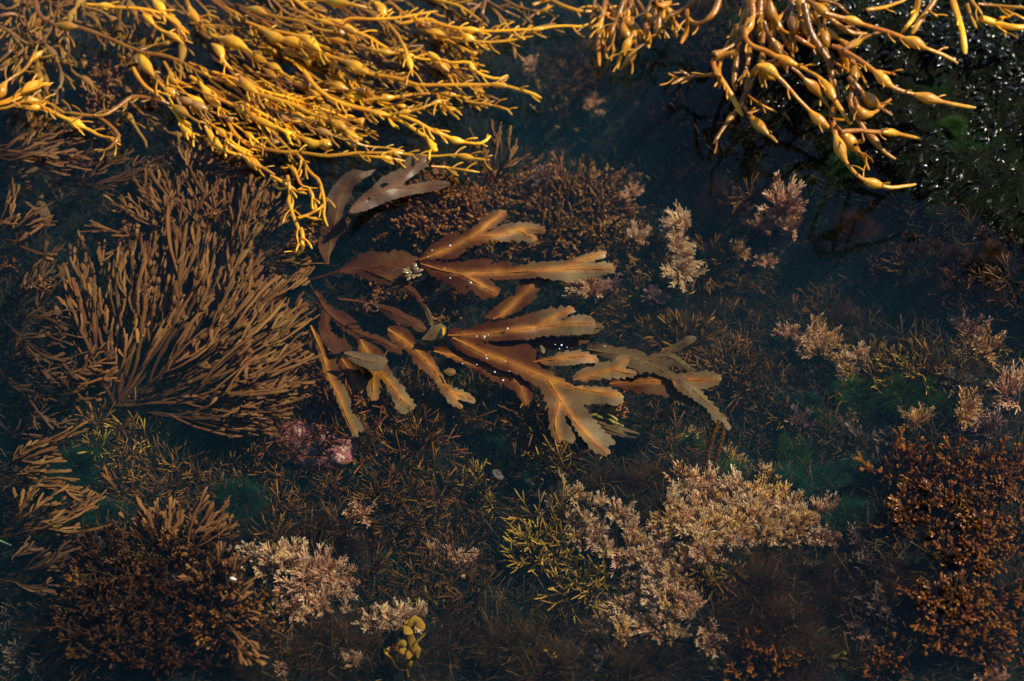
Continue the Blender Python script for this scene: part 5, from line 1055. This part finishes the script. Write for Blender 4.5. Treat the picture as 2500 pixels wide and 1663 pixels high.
for kind, pts, label in (
 ('b', [(1480, 1185, 85)], 'dark brown fuzzy cushion below the largest serrated plant, left of a pair'), ('b', [(1585, 1175, 85)], 'dark brown fuzzy cushion below the largest serrated plant, right of a pair'),
 ('b', [(1610, 1250, 75)], 'black fuzzy cushion in the hollow of the sunlit bank'), ('b', [(1368, 1262, 55)], 'round brown fuzzy cushion in the coralline chain'),
 ('b', [(1500, 1405, 70)], 'flat dark fuzzy cushion between coralline chain and yellow patch'), ('b', [(1860, 1325, 85)], 'dark fuzzy cushion casting shade on the sunlit bank'),
 ('b', [(1760, 1355, 50)], 'small brown fuzzy cushion biting into the bank'), ('b', [(610, 1420, 75)], 'dark round fuzzy cushion under the two bright cream corallines'),
 ('t', [(1200, 1090, 75)], 'dark green fuzzy cushion above the snail shell'), ('t', [(1265, 1190, 55)], 'dark green fuzzy cushion below the snail shell'),
 ('t', [(725, 1165, 60)], 'round teal fuzzy cushion below the pink rock'), ('t', [(880, 1155, 60)], 'flat teal fuzzy cushion right of the round teal one'),
 ('t', [(590, 1210, 85)], 'large dim fuzzy cushion in the brown needle band'), ('g', [(2098, 955, 85)], 'bright green mossy cushion, left patch below the needle weed'),
 ('g', [(2235, 945, 95)], 'bright green mossy cushion, right patch below the needle weed'), ('g', [(1685, 1075, 48)], 'green mossy cushion left of the furry stalks'),
 ('g', [(1790, 1150, 60)], 'green mossy cushion at the top of the sunlit bank'), ('g', [(1945, 1095, 62)], 'green mossy cushion in deep water beside the purple coralline'),
 ('g', [(2330, 985, 55)], 'green mossy cushion at the foot of the golden coralline bush'), ('r', [(2085, 545, 75)], 'reddish fuzzy cushion right of the pink bushes'),
 ('r', [(1990, 560, 80)], 'reddish fuzzy cushion merging with the pink bushes'), ('r', [(2060, 790, 90)], 'reddish fuzzy cushion above the dark water clump'),
 ('t', [(1255, 320, 70)], 'teal fuzzy cushion in blue water right of the mat'), ('r', [(1480, 340, 80)], 'dim reddish fuzzy cushion deep in blue water'),
 ('t', [(1970, 980, 55)], 'dark green fuzzy cushion left of the moss patches'), ('g', [(2010, 1010, 40)], 'small green mossy tuft under the left moss patch')):
    fuzz(kind, pts, label)
fuzz('t', [(480, 1000, 95), (570, 970, 95), (420, 965, 80), (620, 1030, 90), (440, 1070, 85), (530, 1050, 90), (590, 1090, 80), (660, 980, 70), (190, 1130, 90), (120, 1180, 70), (260, 1260, 80)], 'teal fuzzy cushion in the dark gap beneath the fan weed', 'teal cushions beneath the fan weed')
fuzz('t', [(1930, 1180, 80), (2000, 1170, 80), (2050, 1200, 80), (2080, 1250, 80), (2090, 1150, 70)], 'deep green fuzzy cushion in the hollow right of the sunlit bank', 'green cushions right of the bank')
fuzz('b', [(1450, 1560, 110), (1340, 1500, 110), (1240, 1560, 110), (1150, 1510, 90), (1330, 1620, 110), (1420, 1470, 80), (1200, 1640, 110), (1080, 1600, 100), (1600, 1610, 110), (1530, 1640, 90), (1700, 1600, 90)], 'brownish black fuzzy cushion in the dark band along the bottom edge', 'black cushions along the bottom edge')
fuzz('b', [(1950, 1400, 110), (1850, 1430, 120), (1780, 1500, 120), (1900, 1520, 130), (2020, 1480, 120), (1960, 1600, 120), (2060, 1590, 110), (2200, 1450, 90), (2210, 1380, 80), (2060, 1400, 90)], 'brownish black fuzzy cushion in the shade between the bank and the corner weed', 'black cushions between bank and corner weed')
fuzz('b', [(780, 1560, 110), (900, 1590, 90), (720, 1560, 80), (830, 1640, 90), (600, 1630, 90), (650, 1560, 70), (130, 1520, 90), (170, 1600, 90), (60, 1420, 80)], 'dark fuzzy cushion low at the bottom left of the yellow curled weed', 'dark cushions left of the yellow curled weed')
fuzz('r', [(830, 1320, 80), (900, 1300, 70), (770, 1300, 70), (980, 1290, 80), (1120, 1270, 80), (1170, 1300, 70), (1040, 1330, 60)], 'dark red fuzzy cushion among the brown needle beds', 'red cushions among needle beds')
fuzz('b', [(1520, 790, 95), (1620, 790, 95), (1430, 760, 80), (1700, 800, 90), (1600, 860, 70), (1720, 720, 90)], 'dark brown fuzzy cushion in the hollow right of the serrated wrack', 'cushions in the hollow right of the wrack')
fuzz('r', [(1900, 900, 80), (1850, 850, 90), (1960, 930, 80), (1830, 950, 80), (1880, 740, 90), (1800, 760, 80), (2160, 800, 90), (2250, 790, 90), (2000, 720, 90), (2120, 720, 90)], 'dark reddish fuzzy cushion in the murky water below the wet rock', 'red cushions below the wet rock')
fuzz('r', [(1620, 400, 90), (1700, 440, 90), (1560, 330, 90), (1680, 520, 80), (1760, 480, 80), (1400, 400, 80), (1750, 680, 70), (1600, 500, 70), (1420, 150, 80), (1560, 230, 80), (1650, 300, 80)], 'dark fuzzy cushion deep in the blue water left of the wet rock', 'cushions deep in the blue water')

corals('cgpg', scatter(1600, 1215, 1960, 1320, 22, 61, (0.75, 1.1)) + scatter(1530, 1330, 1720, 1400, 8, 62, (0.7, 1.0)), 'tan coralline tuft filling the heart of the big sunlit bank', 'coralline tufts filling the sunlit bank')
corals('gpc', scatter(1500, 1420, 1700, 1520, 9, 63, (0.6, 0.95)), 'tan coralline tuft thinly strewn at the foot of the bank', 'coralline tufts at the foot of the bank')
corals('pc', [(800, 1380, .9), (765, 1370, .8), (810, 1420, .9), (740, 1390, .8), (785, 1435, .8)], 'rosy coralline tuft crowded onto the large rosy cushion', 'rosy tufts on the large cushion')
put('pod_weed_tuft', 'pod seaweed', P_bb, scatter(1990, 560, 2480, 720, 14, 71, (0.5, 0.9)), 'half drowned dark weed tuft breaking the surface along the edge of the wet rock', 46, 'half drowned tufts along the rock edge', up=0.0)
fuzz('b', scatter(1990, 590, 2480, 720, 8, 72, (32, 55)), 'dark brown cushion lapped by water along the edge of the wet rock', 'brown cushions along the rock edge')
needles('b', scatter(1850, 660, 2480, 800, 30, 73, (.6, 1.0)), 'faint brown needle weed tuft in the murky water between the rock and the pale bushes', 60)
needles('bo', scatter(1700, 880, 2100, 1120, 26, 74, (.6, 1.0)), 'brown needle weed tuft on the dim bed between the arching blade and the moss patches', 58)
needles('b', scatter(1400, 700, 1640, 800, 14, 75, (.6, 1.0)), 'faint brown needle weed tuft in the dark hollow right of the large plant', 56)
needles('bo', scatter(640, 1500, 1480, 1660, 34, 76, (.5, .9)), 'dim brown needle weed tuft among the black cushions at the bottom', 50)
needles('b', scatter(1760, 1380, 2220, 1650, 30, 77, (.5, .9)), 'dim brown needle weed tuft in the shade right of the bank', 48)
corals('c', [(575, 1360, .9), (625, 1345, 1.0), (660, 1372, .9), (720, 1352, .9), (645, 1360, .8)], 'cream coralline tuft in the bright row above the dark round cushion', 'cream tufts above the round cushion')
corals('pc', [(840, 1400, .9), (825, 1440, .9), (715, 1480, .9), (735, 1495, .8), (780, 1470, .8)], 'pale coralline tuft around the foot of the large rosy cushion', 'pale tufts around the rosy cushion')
fuzz('g', [(2060, 395, 50), (2330, 300, 40)], 'patch of wet green moss on the black rock', 'moss patches on the rock')
# ------------------------------------------------------------------ single finds
# pink crusted rock
M_pink = setting_mat('pink_crust', [(0.3, (0.07, 0.02, 0.022)), (0.43, (0.34, 0.13, 0.12)), (0.53, (0.16, 0.05, 0.056)), (0.66, (0.62, 0.38, 0.32))], 95, 0.35, 0.5, 0.8, 160, 0.004)
u = np.linspace(0.02, math.pi - 0.02, 24); prof = np.stack([0 * u, 0 * u, -np.cos(u)], 1)
V, F, t, h = tubes(prof, np.sin(u), n=40, ref=np.array([[1.0, 0, 0]])); q = on_floor(765, 1090, -0.002); mp = MPP(765, 1090)
V = V * (1 + 0.13 * np.sin(V[:, :1] * 5 + 1) * np.cos(V[:, 1:2] * 6) + 0.07 * np.sin(V[:, :1] * 13 + V[:, 2:] * 9) + 0.03 * np.sin(V[:, 1:2] * 29 + V[:, :1] * 23))
V = V * np.array([112, 62, 42]) * mp
o = link('pink_rock', mk_mesh('pink_rock', V, F, mat=M_pink), None, tuple(q)); o.rotation_euler.z = -0.3
tag(o, 'pink crusted rock half hidden by dark red needle weed below the serrated cluster', 'rock')
needles('r', [(690, 1060, .8), (730, 1070, .7), (700, 1095, .6), (760, 1062, .7), (800, 1070, .6), (720, 1110, .6), (830, 1085, .6), (780, 1110, .5), (660, 1085, .7)], 'fine dark red needle tuft growing on top of the pink rock', 62, (0.3, -0.3), up=0.03)
# snail
M_sn = plant_mat('snail_shell', [(0.0, (0.30, 0.26, 0.24)), (0.3, (0.09, 0.075, 0.07)), (1.0, (0.13, 0.11, 0.10))], 0.35, 0.5, var=0.5, nscale=500)
th = np.linspace(0, 2 * math.pi * 3.6, 90); g_ = np.exp(0.115 * th); g_ /= g_[-1]
sp = np.stack([0.60 * g_ * np.cos(th), 0.60 * g_ * np.sin(th), 0.95 * (1 - g_)], 1)
V, F, t, h = tubes(sp, 0.40 * g_ + 0.01, n=12, t=np.linspace(0, 1, 90) ** 0.5)
q = on_floor(1210, 1162, 0.040); root = thing('snail', 'grey sea snail shell with pale spiral tip resting between green cushions', 'sea snail', tuple(q))
s_ = 21 * MPP(1210, 1160); root.scale = (s_,) * 3; root.rotation_euler = (0.55, -0.25, 2.6)
link('shell', mk_mesh('shell', V, F, t, h, M_sn), root)
u = np.linspace(0, 1, 8); op = np.stack([0.60 * math.cos(th[-1]) + 0 * u, 0.60 * math.sin(th[-1]) + 0.30 * u, -0.05 * u], 1)
V, F, t, h = tubes(op, 0.30 * np.sqrt(1 - u ** 2 * 0.98), n=10); link('foot', mk_mesh('foot', V, F, t, h, M_fb), root)
# yellow curled weed near the bottom
M_yw = plant_mat('yellow_curled_weed', [(0.0, (0.20, 0.10, 0.012)), (1.0, (0.50, 0.30, 0.035))], 0.35, 0.5, trans=0.2, var=0.3, nscale=60)
CB = (640, 1000, 2.364)
def ribbons(root, org, lines, z0, z1, w, mat, part='lobe', flat=0.2, seed=0):
    r_ = np.random.RandomState(seed)
    for s in lines:
        q = resample(parse(s, org)[:, :2], 16); u = np.linspace(0, 1, 16)
        z = z0 + (z1 - z0) * u + 0.003 * np.sin(u * 9 + r_.rand() * 6); ww = w * MPP(q[0, 0], q[0, 1]) * (0.9 + 0.25 * np.sin(u * 5 + r_.rand() * 3) ** 2); ww[-1] *= 0.4
        V, F, t, h = tubes(P(q[:, 0], q[:, 1], z), ww, n=8, flat=flat, ref=np.array([[r_.normal(0, .5), r_.normal(0, .5), 1.0]]))
        link(part, mk_mesh(part, local(V, root), F, t, h, mat), root)
zq = float(on_floor(1000, 1570)[2])
r = thing('curled_weed', 'bright yellow curled weed with wavy lobes rising from black cushions', 'yellow seaweed', tuple(P(985, 1620, zq)))
ribbons(r, CB, ['835,1550 830,1480 860,1440 890,1410 870,1370 900,1330 945,1290', '890,1400 860,1330 850,1270 880,1215 910,1240 930,1270', '830,1500 770,1490 740,1450 720,1400 735,1370', '830,1490 850,1430 810,1390 790,1370 830,1340', '840,1440 900,1420 890,1380', '880,1220 835,1250 845,1300'], zq + 0.02, zq + 0.06, 10.5, M_yw, seed=2)
r = thing('curled_weed', 'small green yellow curled weed alone in the black shade near the bottom edge', 'yellow seaweed', tuple(P(2030, 1605, -0.05)))
ribbons(r, (1900, 1050, 2.558), ['275,1335 290,1385 325,1420 375,1415 400,1370', '325,1420 350,1390 365,1350', '375,1415 420,1390'], -0.055, -0.035, 5.5, plant_mat('green_curl', [(0, (0.06, 0.06, 0.010)), (1, (0.16, 0.12, 0.015))], 0.4), seed=3)
r = thing('orange_leaf', 'small bright orange leaf of weed glowing in the black bottom band', 'orange seaweed', tuple(P(1340, 1605, -0.05)))
ribbons(r, CB, ['1640,1450 1660,1425 1690,1405', '1650,1440 1640,1410 1625,1390', '1655,1440 1690,1430'], -0.055, -0.04, 6, M_yw, seed=4)
# two furry stalks
M_fs = plant_mat('furry_stalk', [(0.0, (0.06, 0.026, 0.010)), (1.0, (0.22, 0.11, 0.04))], 0.6, 0.2, trans=0.1, var=0.5, nscale=90)
for lab, pts in (('furry brown stalk leaning beside the arching blade, left of two', [(1718, 1150), (1730, 1095), (1750, 1030)]), ('furry brown stalk leaning beside the arching blade, right of two', [(1738, 1150), (1755, 1095), (1772, 1020)])):
    q = resample(np.array(pts, float), 20); zz = np.linspace(-0.06, -0.02, 20); p3 = P(q[:, 0], q[:, 1], zz); mp = MPP(1740, 1090)
    root = thing('furry_stalk', lab, 'brown seaweed', tuple(p3[0])); V, F, t, h = tubes(p3, np.full(20, 3.5 * mp), n=8); link('stem', mk_mesh('stem', local(V, root), F, t, h, M_fs), root)
    r_ = np.random.RandomState(4); idx = r_.randint(0, 20, 420); d = r_.normal(0, 1, (420, 3)); d /= np.linalg.norm(d, axis=1, keepdims=True)
    Q = p3[idx][:, None, :] + d[:, None, :] * (np.linspace(0, 1, 3)[None, :, None] * 9 * mp); V, F, t, h = tubes(Q, np.full((420, 3), 0.7 * mp), n=3)
    link('fuzz', mk_mesh('fuzz', local(V, root), F, t, h, M_fs), root)
# green pods with orange hairs under the largest plant
M_gp = plant_mat('green_pod', [(0.0, (0.16, 0.14, 0.03)), (1.0, (0.40, 0.32, 0.09))], 0.3, 0.5, trans=0.2)
M_oh = plant_mat('orange_hair', [(0.0, (0.25, 0.08, 0.03)), (1.0, (0.50, 0.22, 0.10))], 0.4)
r = thing('pod_sprig', 'yellow green pods with orange hairs sticking out under the largest serrated lobe', 'green seaweed', tuple(P(1450, 1010, -0.01)))
ribbons(r, H4, ['1160,865 1230,860 1300,870 1350,905', '1170,845 1240,820 1310,795', '1190,870 1260,890 1330,920', '1220,840 1290,835 1350,830', '1290,900 1350,930 1390,950'], -0.014, -0.006, 4.6, M_gp, 'pod', 0.6, 5)
ribbons(r, H4, ['1330,830 1380,790 1385,740', '1340,840 1400,810 1430,850', '1340,870 1390,850 1425,830', '1350,890 1400,880 1430,880', '1330,850 1370,820 1360,770', '1380,720 1400,690 1410,670', '1300,800 1350,780 1395,765', '1350,860 1400,865 1410,840'], -0.010, 0.0, 1.3, M_oh, 'hair', 0.9, 6)
# rosette breaking the surface in the middle of the upper frond
M_ro = plant_mat('rosette', [(0.0, (0.06, 0.030, 0.014)), (1.0, (0.30, 0.21, 0.11))], 0.15, 0.7, trans=0.1, var=0.4, nscale=120)
c = P(1008, 670, -0.004); mp = MPP(1008, 670); r = thing('weed_rosette', 'little brown rosette of wet pods breaking the surface at the fork of the upper frond', 'brown seaweed', tuple(c))
r_ = np.random.RandomState(8)
for i in range(15):
    a = i * 2.4; e = np.array([math.cos(a), math.sin(a), 0.0]); L_ = r_.uniform(14, 28) * mp; up_ = r_.uniform(0.2, 1.1); u = np.linspace(0, 1, 7)[:, None]
    q = u * L_ * (e + np.array([0, 0, up_]) * (1 - 0.4 * u)); V, F, t, h = tubes(q, 5.5 * mp * np.array([.4, .7, 1, 1.1, 1, .8, .25]), n=7, flat=0.55, h=r_.rand()); link('pod', mk_mesh('pod', V, F, t, h, M_ro), r)
# rolled dark blade end, loop like
M_lp = plant_mat('rolled_rim', [(0.0, (0.05, 0.02, 0.016)), (1.0, (0.10, 0.05, 0.04))], 0.15, 0.7)
a = np.linspace(0, 2 * math.pi, 26); q = np.stack([908 + 15 * np.cos(a), 751 + 8.5 * np.sin(a) + 5 * np.cos(a)], 1); V, F, t, h = tubes(P(q[:, 0], q[:, 1], 0.002 + 0 * a), np.full(26, 2.0 * MPP(908, 751)), n=6)
o = link('rolled_blade', mk_mesh('rolled_blade', V, F, t, h, M_lp)); tag(o, 'small rolled rim of a dark blade making an oval loop at the water surface', 'rolled seaweed')
# a shell fragment and a green blade
M_wh = plant_mat('shell_white', [(0, (0.55, 0.58, 0.58)), (1, (0.72, 0.75, 0.75))], 0.4)
q = on_floor(563, 1410, 0.05); u = np.linspace(0, 1, 7); mp = MPP(563, 1410); V, F, t, h = tubes(np.stack([u * 16, -u * 12 + 4 * u * u, 3 * u], 1) * mp, mp * np.array([3, 4.5, 5, 4, 3, 2, .6]), n=7, flat=0.35)
tag(link('shell_fragment', mk_mesh('shell_fragment', V, F, t, h, M_wh), None, tuple(q)), 'tiny white shell fragment on the dark round cushion', 'shell')
M_gb = plant_mat('green_blade', [(0, (0.10, 0.20, 0.10)), (1, (0.16, 0.30, 0.15))], 0.4, trans=0.2)
q = resample(np.array([[-30, 1310], [0, 1320], [28, 1332]], float), 10); V, F, t, h = tubes(P(q[:, 0], q[:, 1], -0.02 + 0 * q[:, 0]), np.linspace(4.5, 0.8, 10) * MPP(0, 1320), n=6, flat=0.3)
tag(link('green_blade', mk_mesh('green_blade', V, F, t, h, M_gb)), 'single pale green grass like blade entering at the photo edge', 'green seaweed')
grow_needles()
